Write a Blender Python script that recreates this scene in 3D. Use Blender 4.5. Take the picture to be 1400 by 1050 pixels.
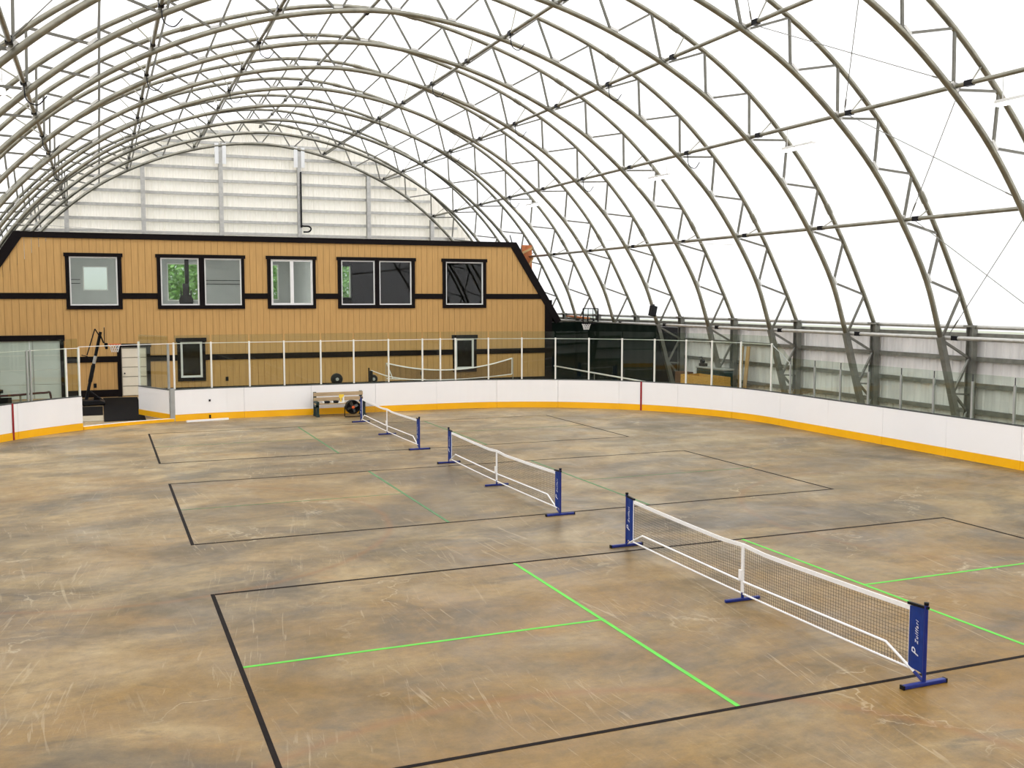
import bpy, bmesh, math, random
from mathutils import Vector, Matrix
random.seed(7)
PI = math.pi
SC = bpy.context.scene
COL = SC.collection
for o in list(bpy.data.objects): bpy.data.objects.remove(o)

# ------------------------------------------------------------------ camera, sky, exposure
cd = bpy.data.cameras.new('camera'); cam = bpy.data.objects.new('camera', cd); COL.objects.link(cam)
cam.location = (0, 0, 4.1445); cam.rotation_euler = (PI/2 - 0.0837, 0, -0.386)
cd.sensor_width = 36; cd.lens = 36*1383.35/1400; cd.clip_end = 500
SC.camera = cam
W = bpy.data.worlds.new('overcast'); SC.world = W; W.use_nodes = True
wn = W.node_tree; wn.nodes.clear()
w_out = wn.nodes.new('ShaderNodeOutputWorld'); w_bg = wn.nodes.new('ShaderNodeBackground')
w_tc = wn.nodes.new('ShaderNodeTexCoord'); w_sx = wn.nodes.new('ShaderNodeSeparateXYZ'); w_rp = wn.nodes.new('ShaderNodeValToRGB')
w_mr = wn.nodes.new('ShaderNodeMapRange'); w_mr.inputs['From Min'].default_value = -1; w_mr.inputs['From Max'].default_value = 1
wn.links.new(w_tc.outputs['Generated'], w_sx.inputs[0]); wn.links.new(w_sx.outputs['Z'], w_mr.inputs['Value'])
wn.links.new(w_mr.outputs[0], w_rp.inputs['Fac']); wn.links.new(w_rp.outputs['Color'], w_bg.inputs['Color']); wn.links.new(w_bg.outputs[0], w_out.inputs[0])
e = w_rp.color_ramp.elements                     # bright overcast sky over dim ground
e[0].position = 0.0; e[0].color = (0.13, 0.14, 0.10, 1)
e[1].position = 1.0; e[1].color = (0.97, 0.98, 1.0, 1)
for p, c in ((0.48, (0.15, 0.16, 0.12, 1)), (0.52, (0.24, 0.245, 0.25, 1)), (0.66, (0.42, 0.43, 0.44, 1)), (0.80, (0.86, 0.87, 0.89, 1))):
    k = e.new(p); k.color = c
w_bg.inputs['Strength'].default_value = 4.5
SC.view_settings.view_transform = 'Standard'; SC.view_settings.look = 'None'
SC.view_settings.exposure = 0.0; SC.view_settings.gamma = 1.0; SC.view_settings.use_curve_mapping = False
SC.cycles.max_bounces = 12; SC.cycles.diffuse_bounces = 6; SC.cycles.transparent_max_bounces = 24
SC.cycles.glossy_bounces = 4; SC.cycles.transmission_bounces = 8; SC.cycles.sample_clamp_indirect = 6.0
SC.cycles.use_denoising = True

# ------------------------------------------------------------------ helpers
def srgb(r, g, b):
    f = lambda c: c/12.92 if c <= 0.04045 else ((c+0.055)/1.055)**2.4
    return (f(r/255), f(g/255), f(b/255), 1)

def new_mat(name):
    m = bpy.data.materials.new(name); m.use_nodes = True
    return m, m.node_tree.nodes, m.node_tree.links, m.node_tree.nodes['Principled BSDF']

def mat(name, col, rough=0.55, metal=0.0, var=0.10, scale=6.0, bump=0.0, stretch=(1, 1, 1), spec=0.5):
    m, N, L, B = new_mat(name)
    tc = N.new('ShaderNodeTexCoord'); mp = N.new('ShaderNodeMapping'); mp.inputs['Scale'].default_value = stretch
    nz = N.new('ShaderNodeTexNoise'); nz.inputs['Scale'].default_value = scale; nz.inputs['Detail'].default_value = 4
    L.new(tc.outputs['Object'], mp.inputs[0]); L.new(mp.outputs[0], nz.inputs['Vector'])
    rp = N.new('ShaderNodeValToRGB')
    a = tuple(max(0, c*(1-var)) for c in col[:3]) + (1,); b = tuple(min(1, c*(1+var)) for c in col[:3]) + (1,)
    rp.color_ramp.elements[0].position = 0.3; rp.color_ramp.elements[0].color = a
    rp.color_ramp.elements[1].position = 0.7; rp.color_ramp.elements[1].color = b
    L.new(nz.outputs['Fac'], rp.inputs['Fac']); L.new(rp.outputs['Color'], B.inputs['Base Color'])
    B.inputs['Roughness'].default_value = rough; B.inputs['Metallic'].default_value = metal
    B.inputs['Specular IOR Level'].default_value = spec
    if bump:
        bp = N.new('ShaderNodeBump'); bp.inputs['Strength'].default_value = bump; bp.inputs['Distance'].default_value = 0.01
        L.new(nz.outputs['Fac'], bp.inputs['Height']); L.new(bp.outputs[0], B.inputs['Normal'])
    return m

def glass_mat(name, tint, ior=1.5, gloss=(1, 1, 1, 1)):
    m, N, L, B = new_mat(name); N.remove(B); out = N['Material Output']
    tr = N.new('ShaderNodeBsdfTransparent'); tr.inputs[0].default_value = tint
    gl = N.new('ShaderNodeBsdfGlossy'); gl.inputs['Roughness'].default_value = 0.01; gl.inputs[0].default_value = gloss
    fr = N.new('ShaderNodeFresnel'); fr.inputs[0].default_value = ior
    mx = N.new('ShaderNodeMixShader'); geo = N.new('ShaderNodeNewGeometry')
    inv = N.new('ShaderNodeMath'); inv.operation = 'SUBTRACT'; inv.inputs[0].default_value = 1.0; L.new(geo.outputs['Backfacing'], inv.inputs[1])
    mul = N.new('ShaderNodeMath'); mul.operation = 'MULTIPLY'; L.new(fr.outputs[0], mul.inputs[0]); L.new(inv.outputs[0], mul.inputs[1])
    L.new(mul.outputs[0], mx.inputs[0]); L.new(tr.outputs[0], mx.inputs[1]); L.new(gl.outputs[0], mx.inputs[2]); L.new(mx.outputs[0], out.inputs['Surface'])
    return m

def emit_mat(name, col, s):
    m, N, L, B = new_mat(name)
    B.inputs['Base Color'].default_value = col; B.inputs['Emission Color'].default_value = col; B.inputs['Emission Strength'].default_value = s
    return m

class MB:
    """collects world-space shapes; build() links them as one mesh object"""
    def __init__(self): self.v = []; self.f = []
    def add(self, vs, fs):
        n = len(self.v); self.v += [Vector(p) for p in vs]; self.f += [tuple(n+i for i in q) for q in fs]; return self
    def box(self, x0, x1, y0, y1, z0, z1):
        return self.add([(x, y, z) for z in (z0, z1) for y in (y0, y1) for x in (x0, x1)],
                        [(0,2,3,1), (4,5,7,6), (0,1,5,4), (2,6,7,3), (0,4,6,2), (1,3,7,5)])
    def obox(self, c, ax, ay, az, hx, hy, hz):
        c = Vector(c); ax, ay, az = Vector(ax).normalized()*hx, Vector(ay).normalized()*hy, Vector(az).normalized()*hz
        return self.add([c+sx*ax+sy*ay+sz*az for sz in (-1, 1) for sy in (-1, 1) for sx in (-1, 1)],
                        [(0,2,3,1), (4,5,7,6), (0,1,5,4), (2,6,7,3), (0,4,6,2), (1,3,7,5)])
    def bar(self, a, b, w, h=None, up=(0, 0, 1)):
        """rectangular bar from a to b, section w x h"""
        a, b = Vector(a), Vector(b); h = h or w; d = (b-a).normalized(); u = Vector(up)
        if abs(d.dot(u)) > 0.98: u = Vector((0, 1, 0))
        s = d.cross(u).normalized(); t = s.cross(d).normalized()
        return self.obox((a+b)/2, d, s, t, (b-a).length/2, w/2, h/2)
    def tube(self, pts, r, n=8, caps=True):
        pts = [Vector(p) for p in pts]; rs = r if isinstance(r, (list, tuple)) else [r]*len(pts)
        rings = []; prev = None
        for i, p in enumerate(pts):
            d = (pts[min(i+1, len(pts)-1)] - pts[max(i-1, 0)]).normalized()
            if prev is None:
                u = Vector((0, 0, 1)) if abs(d.z) < 0.9 else Vector((0, 1, 0))
                s = d.cross(u).normalized()
            else:
                s = (prev - d*prev.dot(d)).normalized()
            prev = s; t = s.cross(d)
            rings.append([p + rs[i]*(math.cos(2*PI*k/n)*s + math.sin(2*PI*k/n)*t) for k in range(n)])
        vs = [q for ring in rings for q in ring]
        fs = [(i*n+k, (i+1)*n+k, (i+1)*n+(k+1) % n, i*n+(k+1) % n) for i in range(len(pts)-1) for k in range(n)]
        if caps: fs += [tuple(range(n)), tuple(reversed(range((len(pts)-1)*n, len(pts)*n)))]
        return self.add(vs, fs)
    def prism(self, poly, axis, a, b):
        """poly of 2-D points extruded along axis from a to b"""
        def P(q, h):
            return {'x': (h, q[0], q[1]), 'y': (q[0], h, q[1]), 'z': (q[0], q[1], h)}[axis]
        n = len(poly)
        return self.add([P(q, a) for q in poly] + [P(q, b) for q in poly],
                        [tuple(range(n)), tuple(reversed(range(n, 2*n)))] + [(i, n+i, n+(i+1) % n, (i+1) % n) for i in range(n)])
    def frame(self, x0, x1, z0, z1, t, y0, y1, tt=None, tb=None):
        tt = t if tt is None else tt; tb = t if tb is None else tb
        self.box(x0, x1, y0, y1, z1-tt, z1); self.box(x0, x1, y0, y1, z0, z0+tb)
        self.box(x0, x0+t, y0, y1, z0+tb, z1-tt); return self.box(x1-t, x1, y0, y1, z0+tb, z1-tt)
    def lathe(self, c, axis, prof, n=20):
        """prof: (radius, height along axis)"""
        c = Vector(c); d = Vector(axis).normalized(); u = Vector((0, 0, 1)) if abs(d.z) < 0.9 else Vector((1, 0, 0))
        s = d.cross(u).normalized(); t = s.cross(d); m = len(prof)
        vs = [c + d*h + r*(math.cos(2*PI*k/n)*s + math.sin(2*PI*k/n)*t) for r, h in prof for k in range(n)]
        fs = [(i*n+k, i*n+(k+1) % n, (i+1)*n+(k+1) % n, (i+1)*n+k) for i in range(m-1) for k in range(n)]
        if prof[0][0] > 1e-4: fs.append(tuple(reversed(range(n))))
        if prof[-1][0] > 1e-4: fs.append(tuple(range((m-1)*n, m*n)))
        return self.add(vs, fs)
    def mesh(self, name, m, off=Vector((0, 0, 0)), smooth=False):
        me = bpy.data.meshes.new(name); me.from_pydata([v-off for v in self.v], [], self.f); me.materials.append(m)
        bm = bmesh.new(); bm.from_mesh(me); bmesh.ops.recalc_face_normals(bm, faces=bm.faces); bm.to_mesh(me); bm.free()
        if smooth: me.polygons.foreach_set('use_smooth', [True]*len(me.polygons))
        return me
    def build(self, name, m, parent=None, smooth=False, bevel=0.0):
        off = Vector((0, 0, 0)); q = parent
        while q is not None: off = off + q.location; q = q.parent
        base = Vector((0, 0, 0))
        if parent is None:
            xs = [v.x for v in self.v]; ys = [v.y for v in self.v]; zs = [v.z for v in self.v]
            base = Vector(((min(xs)+max(xs))/2, (min(ys)+max(ys))/2, min(zs)))
        o = bpy.data.objects.new(name, self.mesh(name, m, off+base, smooth)); COL.objects.link(o)
        if parent is not None: o.parent = parent
        else: o.location = base
        if bevel:
            md = o.modifiers.new('edge', 'BEVEL'); md.width = bevel; md.segments = 2; md.limit_method = 'ANGLE'
        return o

def tag(o, label=None, cat=None, group=None, kind=None):
    if label: o['label'] = label
    if cat: o['category'] = cat
    if group: o['group'] = group
    if kind: o['kind'] = kind
    return o
def thing(name, loc, label, cat, group=None, kind=None):
    o = bpy.data.objects.new(name, None); COL.objects.link(o); o.location = loc; o.empty_display_size = 0.2
    return tag(o, label, cat, group, kind)
def link_mesh(name, me, parent, loc=(0, 0, 0)):
    o = bpy.data.objects.new(name, me); COL.objects.link(o); o.parent = parent; o.location = loc
    return o
def copy_tree(o, parent=None):
    c = o.copy(); COL.objects.link(c); c.parent = parent
    for ch in list(o.children): copy_tree(ch, c)
    return c
def lerp(a, b, t): return a + (b-a)*t
def catmull(nodes, per=4):
    P = [Vector(p) for p in nodes]; out = []
    for i in range(len(P)-1):
        p0 = P[i-1] if i else P[0]*2-P[1]; p1, p2 = P[i], P[i+1]; p3 = P[i+2] if i+2 < len(P) else P[-1]*2-P[-2]
        for k in range(per):
            t = k/per
            out.append(0.5*((2*p1) + (p2-p0)*t + (2*p0-5*p1+4*p2-p3)*t*t + (3*p1-p0-3*p2+p3)*t**3))
    return out + [P[-1]]

# ------------------------------------------------------------------ materials
M = {}
M['steel'] = mat('galvanized_steel', (0.26, 0.25, 0.195, 1), 0.32, 0.7, 0.22, 3.0)
M['steel_dark'] = mat('weathered_steel', (0.23, 0.23, 0.20, 1), 0.45, 0.5, 0.2, 4.0)
M['steel_light'] = mat('bright_zinc', (0.52, 0.51, 0.47, 1), 0.35, 0.55, 0.12, 5.0)
M['zinc_bar'] = mat('zinc_square_tube', (0.135, 0.13, 0.105, 1), 0.3, 0.5, 0.15, 5.0)
M['black'] = mat('black_plastic', (0.005, 0.005, 0.006, 1), 0.5, 0, 0.2, 10, 0, (1, 1, 1), 0.2)
M['blacksteel'] = mat('black_painted_steel', (0.006, 0.0055, 0.007, 1), 0.45, 0.0, 0.2, 10, 0, (1, 1, 1), 0.2)
M['trim'] = mat('dark_brown_trim', (0.006, 0.0035, 0.0035, 1), 0.6, 0, 0.25, 8, 0.1, (1, 1, 4), 0.12)
M['siding'] = mat('tan_siding', srgb(198, 157, 98), 0.75, 0, 0.07, 2.5, 0.15, (6, 1, 0.5), 0.25)
M['siding_gap'] = mat('tan_siding_groove', srgb(150, 112, 64), 0.85, 0, 0.1, 5)
M['vinyl'] = mat('white_vinyl', srgb(236, 236, 232), 0.4, 0, 0.02, 5)
M['board'] = mat('white_board_plastic', (0.965, 0.95, 0.935, 1), 0.35, 0, 0.015, 1.2)
M['yellow'] = mat('yellow_kick_plastic', srgb(255, 186, 0), 0.4, 0, 0.04, 2)
M['red'] = mat('red_line', srgb(150, 18, 28), 0.5, 0, 0.1, 5)
M['post'] = mat('white_painted_aluminium', (0.84, 0.82, 0.76, 1), 0.35, 0.0, 0.04, 4)
M['post_grey'] = mat('grey_aluminium', (0.42, 0.43, 0.41, 1), 0.4, 0.4, 0.08, 4)
M['cap'] = mat('dark_cap', (0.05, 0.055, 0.055, 1), 0.5, 0, 0.1, 4)
M['glass'] = glass_mat('rink_glass', (0.875, 0.912, 0.868, 1), 1.45, (0.9, 1.0, 0.95, 1))
M['window_glass'] = glass_mat('window_glass', (0.88, 0.91, 0.89, 1), 1.45)
M['blue'] = mat('blue_painted_steel', srgb(10, 34, 116), 0.45, 0.0, 0.12, 8)
M['bluecloth'] = mat('blue_cloth', srgb(5, 45, 122), 0.8, 0, 0.16, 9, 0.3)
M['white_tape'] = mat('white_webbing', (0.90, 0.89, 0.87, 1), 0.7, 0, 0.03, 20)
M['print'] = mat('white_print', (0.75, 0.78, 0.85, 1), 0.6, 0, 0.03, 20)
M['netcord'] = mat('black_net_cord', (0.02, 0.02, 0.02, 1), 0.8, 0, 0.1, 20)
M['blacktape'] = mat('black_floor_tape', srgb(27, 20, 17), 0.85, 0, 0.3, 5, 0, (1, 1, 1), 0.15)
M['greentape'] = mat('green_floor_tape', srgb(84, 188, 52), 0.6, 0, 0.1, 4)
M['greentape_worn'] = mat('worn_green_floor_tape', srgb(70, 118, 66), 0.6, 0, 0.25, 3)
M['curtain'] = mat('dark_green_tarp', (0.0025, 0.007, 0.0045, 1), 0.85, 0, 0.25, 1.5, 0.2, (1, 1, 1), 0.1)
M['rubber'] = mat('black_rubber', (0.004, 0.0038, 0.004, 1), 0.9, 0, 0.25, 6, 0.1, (1, 1, 1), 0.1)
M['wood'] = mat('pale_lumber', srgb(186, 150, 96), 0.7, 0, 0.18, 6, 0.1, (8, 8, 0.6))
M['osb'] = mat('strand_board', srgb(196, 150, 70), 0.75, 0, 0.35, 26, 0.2, (1, 0.5, 1))
M['plywood'] = mat('reddish_plywood', srgb(190, 112, 62), 0.7, 0, 0.2, 5, 0.1)
M['slat'] = mat('tan_bench_slat', srgb(180, 156, 120), 0.65, 0, 0.15, 8, 0.1, (0.5, 4, 4))
M['benchgreen'] = mat('dark_green_plastic', srgb(22, 48, 46), 0.5, 0, 0.2, 6)
M['clad'] = mat('white_metal_cladding', (0.74, 0.71, 0.65, 1), 0.6, 0.0, 0.05, 1.0, 0, (3, 3, 0.6))
M['clad_side'] = mat('grey_metal_cladding', (0.80, 0.78, 0.75, 1), 0.55, 0.0, 0.12, 1.6, 0, (2, 2, 0.35))
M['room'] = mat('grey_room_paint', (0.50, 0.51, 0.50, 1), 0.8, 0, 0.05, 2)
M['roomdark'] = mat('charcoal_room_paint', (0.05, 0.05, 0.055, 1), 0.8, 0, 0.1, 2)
M['doorwhite'] = mat('white_door_paint', srgb(232, 222, 200), 0.5, 0, 0.03, 4)
M['garage'] = mat('pale_grey_door', srgb(205, 212, 206), 0.5, 0, 0.06, 1.3)
M['led'] = emit_mat('led_diffuser', (1, 1, 1, 1), 9.0)
M['roomfill'] = emit_mat('added_fill_emitter', (1, 0.99, 0.96, 1), 75.0)  # glow of the panels added to brighten the grey upper room
M['rust'] = mat('dark_red_pipe', srgb(70, 24, 22), 0.5, 0.2, 0.2, 6)
M['orange'] = mat('orange_plastic', srgb(226, 96, 40), 0.45, 0, 0.1, 8)
M['brown'] = mat('brown_cardboard', srgb(95, 66, 44), 0.8, 0, 0.12, 5)
M['paper'] = mat('yellow_paper', srgb(250, 215, 70), 0.7, 0, 0.05, 5)
M['leaf'] = mat('green_leaves', srgb(120, 165, 84), 0.6, 0, 0.3, 3)
M['bark'] = mat('bark', srgb(80, 66, 52), 0.9, 0, 0.3, 8, 0.4)

def fabric_mat():
    m, N, L, B = new_mat('white_roof_membrane'); N.remove(B); out = N['Material Output']
    d = N.new('ShaderNodeBsdfDiffuse'); t = N.new('ShaderNodeBsdfTranslucent'); mx = N.new('ShaderNodeMixShader'); mx.inputs[0].default_value = 0.56
    tc = N.new('ShaderNodeTexCoord'); nz = N.new('ShaderNodeTexNoise'); nz.inputs['Scale'].default_value = 0.6; nz.inputs['Detail'].default_value = 5
    mp = N.new('ShaderNodeMapping'); mp.inputs['Scale'].default_value = (0.5, 1.6, 0.5)
    rp = N.new('ShaderNodeValToRGB'); rp.color_ramp.elements[0].color = (0.88, 0.87, 0.90, 1); rp.color_ramp.elements[1].color = (0.95, 0.95, 0.96, 1)
    L.new(tc.outputs['Object'], mp.inputs[0]); L.new(mp.outputs[0], nz.inputs['Vector']); L.new(nz.outputs['Fac'], rp.inputs['Fac'])
    L.new(rp.outputs[0], d.inputs[0]); L.new(rp.outputs[0], t.inputs[0])
    L.new(d.outputs[0], mx.inputs[1]); L.new(t.outputs[0], mx.inputs[2]); L.new(mx.outputs[0], out.inputs['Surface'])
    return m
M['fabric'] = fabric_mat()
def translucent_clad():
    m, N, L, B = new_mat('translucent_white_cladding'); out = N['Material Output']
    t = N.new('ShaderNodeBsdfTranslucent'); t.inputs[0].default_value = (0.86, 0.80, 0.70, 1); mx = N.new('ShaderNodeMixShader'); mx.inputs[0].default_value = 0.30
    tc = N.new('ShaderNodeTexCoord'); nz = N.new('ShaderNodeTexNoise'); nz.inputs['Scale'].default_value = 0.8; nz.inputs['Detail'].default_value = 4
    rp = N.new('ShaderNodeValToRGB'); rp.color_ramp.elements[0].color = (0.82, 0.775, 0.70, 1); rp.color_ramp.elements[1].color = (0.90, 0.855, 0.79, 1)
    L.new(tc.outputs['Object'], nz.inputs['Vector']); L.new(nz.outputs['Fac'], rp.inputs['Fac']); L.new(rp.outputs[0], B.inputs['Base Color']); B.inputs['Roughness'].default_value = 0.6
    L.new(B.outputs[0], mx.inputs[1]); L.new(t.outputs[0], mx.inputs[2]); L.new(mx.outputs[0], out.inputs['Surface'])
    return m
M['clad'] = translucent_clad()

def floor_mat():
    m, N, L, B = new_mat('stained_concrete')
    tc = N.new('ShaderNodeTexCoord')
    def noise(scale, detail=6, st=(1, 1, 1), rough=0.6, dist=0.0, rot=0.0, w=(0, 0, 0)):
        pre = N.new('ShaderNodeMapping'); pre.inputs['Rotation'].default_value = (0, 0, rot); L.new(tc.outputs['Object'], pre.inputs[0])
        mp = N.new('ShaderNodeMapping'); mp.inputs['Scale'].default_value = st; mp.inputs['Location'].default_value = w
        nz = N.new('ShaderNodeTexNoise'); nz.inputs['Scale'].default_value = scale; nz.inputs['Detail'].default_value = detail
        nz.inputs['Roughness'].default_value = rough; nz.inputs['Distortion'].default_value = dist
        L.new(pre.outputs[0], mp.inputs[0]); L.new(mp.outputs[0], nz.inputs['Vector']); return nz.outputs['Fac']
    def ramp(fac, stops):
        rp = N.new('ShaderNodeValToRGB'); el = rp.color_ramp.elements
        for i, (p, c) in enumerate(stops):
            q = el[i] if i < 2 else el.new(p); q.position = p; q.color = c if len(c) == 4 else c + (1,)
        L.new(fac, rp.inputs['Fac']); return rp.outputs['Color']
    def mix(fac, a, b, mode='MIX'):
        x = N.new('ShaderNodeMix'); x.data_type = 'RGBA'; x.blend_type = mode
        for sock, val in ((x.inputs[0], fac), (x.inputs['A'], a), (x.inputs['B'], b)):
            pass
        fi, ai, bi = x.inputs[0], x.inputs[6], x.inputs[7]
        for sock, val in ((fi, fac), (ai, a), (bi, b)):
            if hasattr(val, 'links') or hasattr(val, 'is_linked'): L.new(val, sock)
            else: sock.default_value = val
        return x.outputs[2]
    G = lambda v: (v, v, v, 1)
    base = ramp(noise(0.50, 9, (0.75, 1.15, 1), 0.68, 0.7), [(0.30, srgb(84, 72, 46)), (0.46, srgb(115, 98, 66)), (0.58, srgb(138, 119, 82)), (0.76, srgb(166, 146, 105))])
    # ochre blotches, strongest on the near half of the slab
    sxy = N.new('ShaderNodeSeparateXYZ'); L.new(tc.outputs['Object'], sxy.inputs[0])
    def zone(sock, a, b, amp, off):             # broad tone zone with a ragged noise edge
        ns = noise(0.30, 6, (1, 1, 1), 0.6, 0.5, 0, off)
        ad = N.new('ShaderNodeMath'); ad.operation = 'MULTIPLY_ADD'; ad.inputs[1].default_value = amp; L.new(ns, ad.inputs[0]); L.new(sock, ad.inputs[2])
        mr = N.new('ShaderNodeMapRange'); mr.inputs['From Min'].default_value = a + amp*0.5; mr.inputs['From Max'].default_value = b + amp*0.5; L.new(ad.outputs[0], mr.inputs['Value'])
        return mr.outputs[0]
    pale = zone(sxy.outputs['X'], FX-(1.0), FX-(9.0), 14.0, (2, 8, 0))  # slab gets paler towards the left wall
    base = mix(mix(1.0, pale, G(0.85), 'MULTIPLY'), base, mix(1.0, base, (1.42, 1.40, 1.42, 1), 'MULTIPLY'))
    near = zone(sxy.outputs['Y'], FY0+16.0, FY0+8.0, 9.0, (17, 5, 0))
    och = ramp(noise(0.34, 8, (0.7, 1.1, 1), 0.66, 1.1, 0.3, (11, 4, 0)), [(0.46, G(0)), (0.68, G(0.55))])
    och2 = mix(1.0, ramp(noise(0.5, 8, (0.7, 1.1, 1), 0.66, 1.1, -0.3, (51, 4, 0)), [(0.34, G(0.2)), (0.60, G(0.95))]), near, 'MULTIPLY')
    base = mix(och, base, srgb(146, 112, 56))
    base = mix(och2, base, srgb(128, 95, 32))
    rus = ramp(noise(0.6, 8, (0.8, 1.2, 1), 0.7, 1.4, 0.1, (41, 14, 0)), [(0.58, G(0)), (0.76, G(0.55))])
    base = mix(rus, base, srgb(148, 104, 40))
    # dark grey patches
    drk = ramp(noise(0.33, 9, (0.7, 1.15, 1), 0.68, 0.8, -0.1, (3, 21, 0)), [(0.47, G(0)), (0.64, G(0.85))])
    base = mix(drk, base, srgb(82, 72, 54))
    drk2 = ramp(noise(1.1, 9, (0.75, 1.15, 1), 0.7, 1.0, 0.2, (13, 1, 0)), [(0.55, G(0)), (0.72, G(0.7))])
    base = mix(drk2, base, srgb(78, 70, 55))
    far = zone(sxy.outputs['Y'], FY0+19.0, FY0+33.0, 8.0, (23, 35, 0))    # paler, less yellow slab towards the gate end
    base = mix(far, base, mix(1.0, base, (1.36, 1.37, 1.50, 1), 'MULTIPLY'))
    # fine mottling
    fine = ramp(noise(7, 6, (1, 1, 1), 0.7), [(0.3, G(0.80)), (0.7, G(1.14))])
    base = mix(1.0, base, fine, 'MULTIPLY')
    grain = ramp(noise(40, 3, (1, 1, 1), 0.7), [(0.3, G(0.93)), (0.7, G(1.07))])
    base = mix(1.0, base, grain, 'MULTIPLY')
    # pale trowel scratches running in two directions
    for rot, w in ((1.47, (0, 0, 0)), (1.74, (7, 3, 0))):
        s = noise(2.2, 5, (0.35, 6.0, 1), 0.6, 1.4, rot, w); gate = noise(0.5, 3, (1, 1, 1), 0.5, 0, 0, (w[0]+5, 9, 0))
        a = ramp(s, [(0.60, G(0)), (0.66, G(1))]); b = ramp(gate, [(0.47, G(0)), (0.62, G(0.36))])
        base = mix(mix(1.0, a, b, 'MULTIPLY'), base, srgb(186, 170, 138))
    # thin pale hairline veins
    vo = N.new('ShaderNodeTexVoronoi'); vo.feature = 'DISTANCE_TO_EDGE'; vo.inputs['Scale'].default_value = 0.75
    nzc = N.new('ShaderNodeTexNoise'); nzc.inputs['Scale'].default_value = 1.6; nzc.inputs['Detail'].default_value = 5
    L.new(tc.outputs['Object'], nzc.inputs['Vector'])
    vm = N.new('ShaderNodeVectorMath'); vm.operation = 'MULTIPLY_ADD'; vm.inputs[1].default_value = (1.6, 1.6, 0)
    L.new(nzc.outputs['Color'], vm.inputs[0]); L.new(tc.outputs['Object'], vm.inputs[2]); L.new(vm.outputs[0], vo.inputs['Vector'])
    vein = ramp(vo.outputs['Distance'], [(0.0, G(0.45)), (0.018, G(0))])
    vgate = ramp(noise(0.45, 3, (1, 1, 1), 0.5, 0, 0, (31, 2, 0)), [(0.54, G(0)), (0.64, G(1))])
    base = mix(mix(1.0, vein, vgate, 'MULTIPLY'), base, srgb(196, 182, 150))
    # old brown rink circles still showing through the slab
    def ring(cx, cy, r, w, strength):
        sp = N.new('ShaderNodeVectorMath'); sp.operation = 'SUBTRACT'; sp.inputs[1].default_value = (cx, cy, 0)
        vm2 = N.new('ShaderNodeVectorMath'); vm2.operation = 'MULTIPLY_ADD'; vm2.inputs[1].default_value = (0.10, 0.10, 0); L.new(nzc.outputs['Color'], vm2.inputs[0])
        L.new(tc.outputs['Object'], vm2.inputs[2]); L.new(vm2.outputs[0], sp.inputs[0])
        ln = N.new('ShaderNodeVectorMath'); ln.operation = 'LENGTH'; L.new(sp.outputs[0], ln.inputs[0])
        df = N.new('ShaderNodeMath'); df.operation = 'SUBTRACT'; df.inputs[1].default_value = r; L.new(ln.outputs['Value'], df.inputs[0])
        ab = N.new('ShaderNodeMath'); ab.operation = 'ABSOLUTE'; L.new(df.outputs[0], ab.inputs[0])
        g = N.new('ShaderNodeMapRange'); g.inputs['From Min'].default_value = 0.0; g.inputs['From Max'].default_value = w; g.inputs['To Min'].default_value = strength; g.inputs['To Max'].default_value = 0
        L.new(ab.outputs[0], g.inputs['Value']); return g.outputs[0]
    for a in ((0.4, 19.0, 4.6, 0.10, 0.45), (3.6, 5.0, 4.55, 0.12, 0.5), (16.0, 15.0, 4.5, 0.12, 0.3)):
        base = mix(ring(a[0]-8.54, a[1]-25.575, a[2], a[3], a[4]), base, srgb(128, 84, 36))
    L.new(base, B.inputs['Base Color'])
    rr = ramp(noise(0.8, 5, (1, 1, 1), 0.6, 0.5), [(0.3, G(0.28)), (0.7, G(0.55))]); L.new(rr, B.inputs['Roughness'])
    B.inputs['Specular IOR Level'].default_value = 0.28
    bp = N.new('ShaderNodeBump'); bp.inputs['Strength'].default_value = 0.08; bp.inputs['Distance'].default_value = 0.01
    L.new(noise(30, 4), bp.inputs['Height']); L.new(bp.outputs[0], B.inputs['Normal'])
    return m
FX, FY0 = 6.0-8.54, 0.0-25.575
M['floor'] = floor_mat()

# ------------------------------------------------------------------ setting: floor, membrane, walls
XC = 8.54; YK = lambda k: 22.3 + 3.99*k
Y0, Y1 = -7.6, 58.75
INN = [(0, 12.74), (1.75, 12.60), (3.5, 12.25), (5.25, 11.70), (6.9, 10.98), (8.43, 10.10), (9.88, 8.97), (11.17, 7.72), (12.25, 6.30), (13.2, 4.69), (13.81, 3.02)]
OUT = [(0.95, 13.87), (2.8, 13.56), (4.65, 13.05), (6.5, 12.38), (8.32, 11.44), (9.89, 10.36), (11.32, 9.04), (12.54, 7.62), (13.59, 5.99), (14.5, 4.28), (14.95, 3.34)]
inn_full = [(-a, b) for a, b in reversed(INN[1:])] + INN
out_full = [(-a, b) for a, b in reversed(OUT)] + OUT
inn_curve = catmull([(a, 0, b) for a, b in inn_full], 5)
out_curve = catmull([(a, 0, b) for a, b in out_full], 5)

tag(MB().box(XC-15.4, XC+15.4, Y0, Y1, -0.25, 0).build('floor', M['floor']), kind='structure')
fl = bpy.data.objects['floor']

mem = MB(); ys = [Y0 + 0.05 + (Y1-Y0-0.1)*i/17 for i in range(18)]
prof = []
for i, p in enumerate(out_curve):
    d = (out_curve[min(i+1, len(out_curve)-1)] - out_curve[max(i-1, 0)]).normalized(); n = Vector((-d.z, 0, d.x)); prof.append(p + n*0.14)
prof = [Vector((prof[0].x-0.02, 0, 3.22))] + prof + [Vector((prof[-1].x+0.02, 0, 3.22))]
for y in ys:
    for p in prof: mem.v.append(Vector((XC+p.x, y, p.z)))
n = len(prof)
mem.f = [(i*n+j, i*n+j+1, (i+1)*n+j+1, (i+1)*n+j) for i in range(len(ys)-1) for j in range(n-1)]
tag(mem.build('ceiling', M['fabric'], smooth=True), kind='structure')

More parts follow.
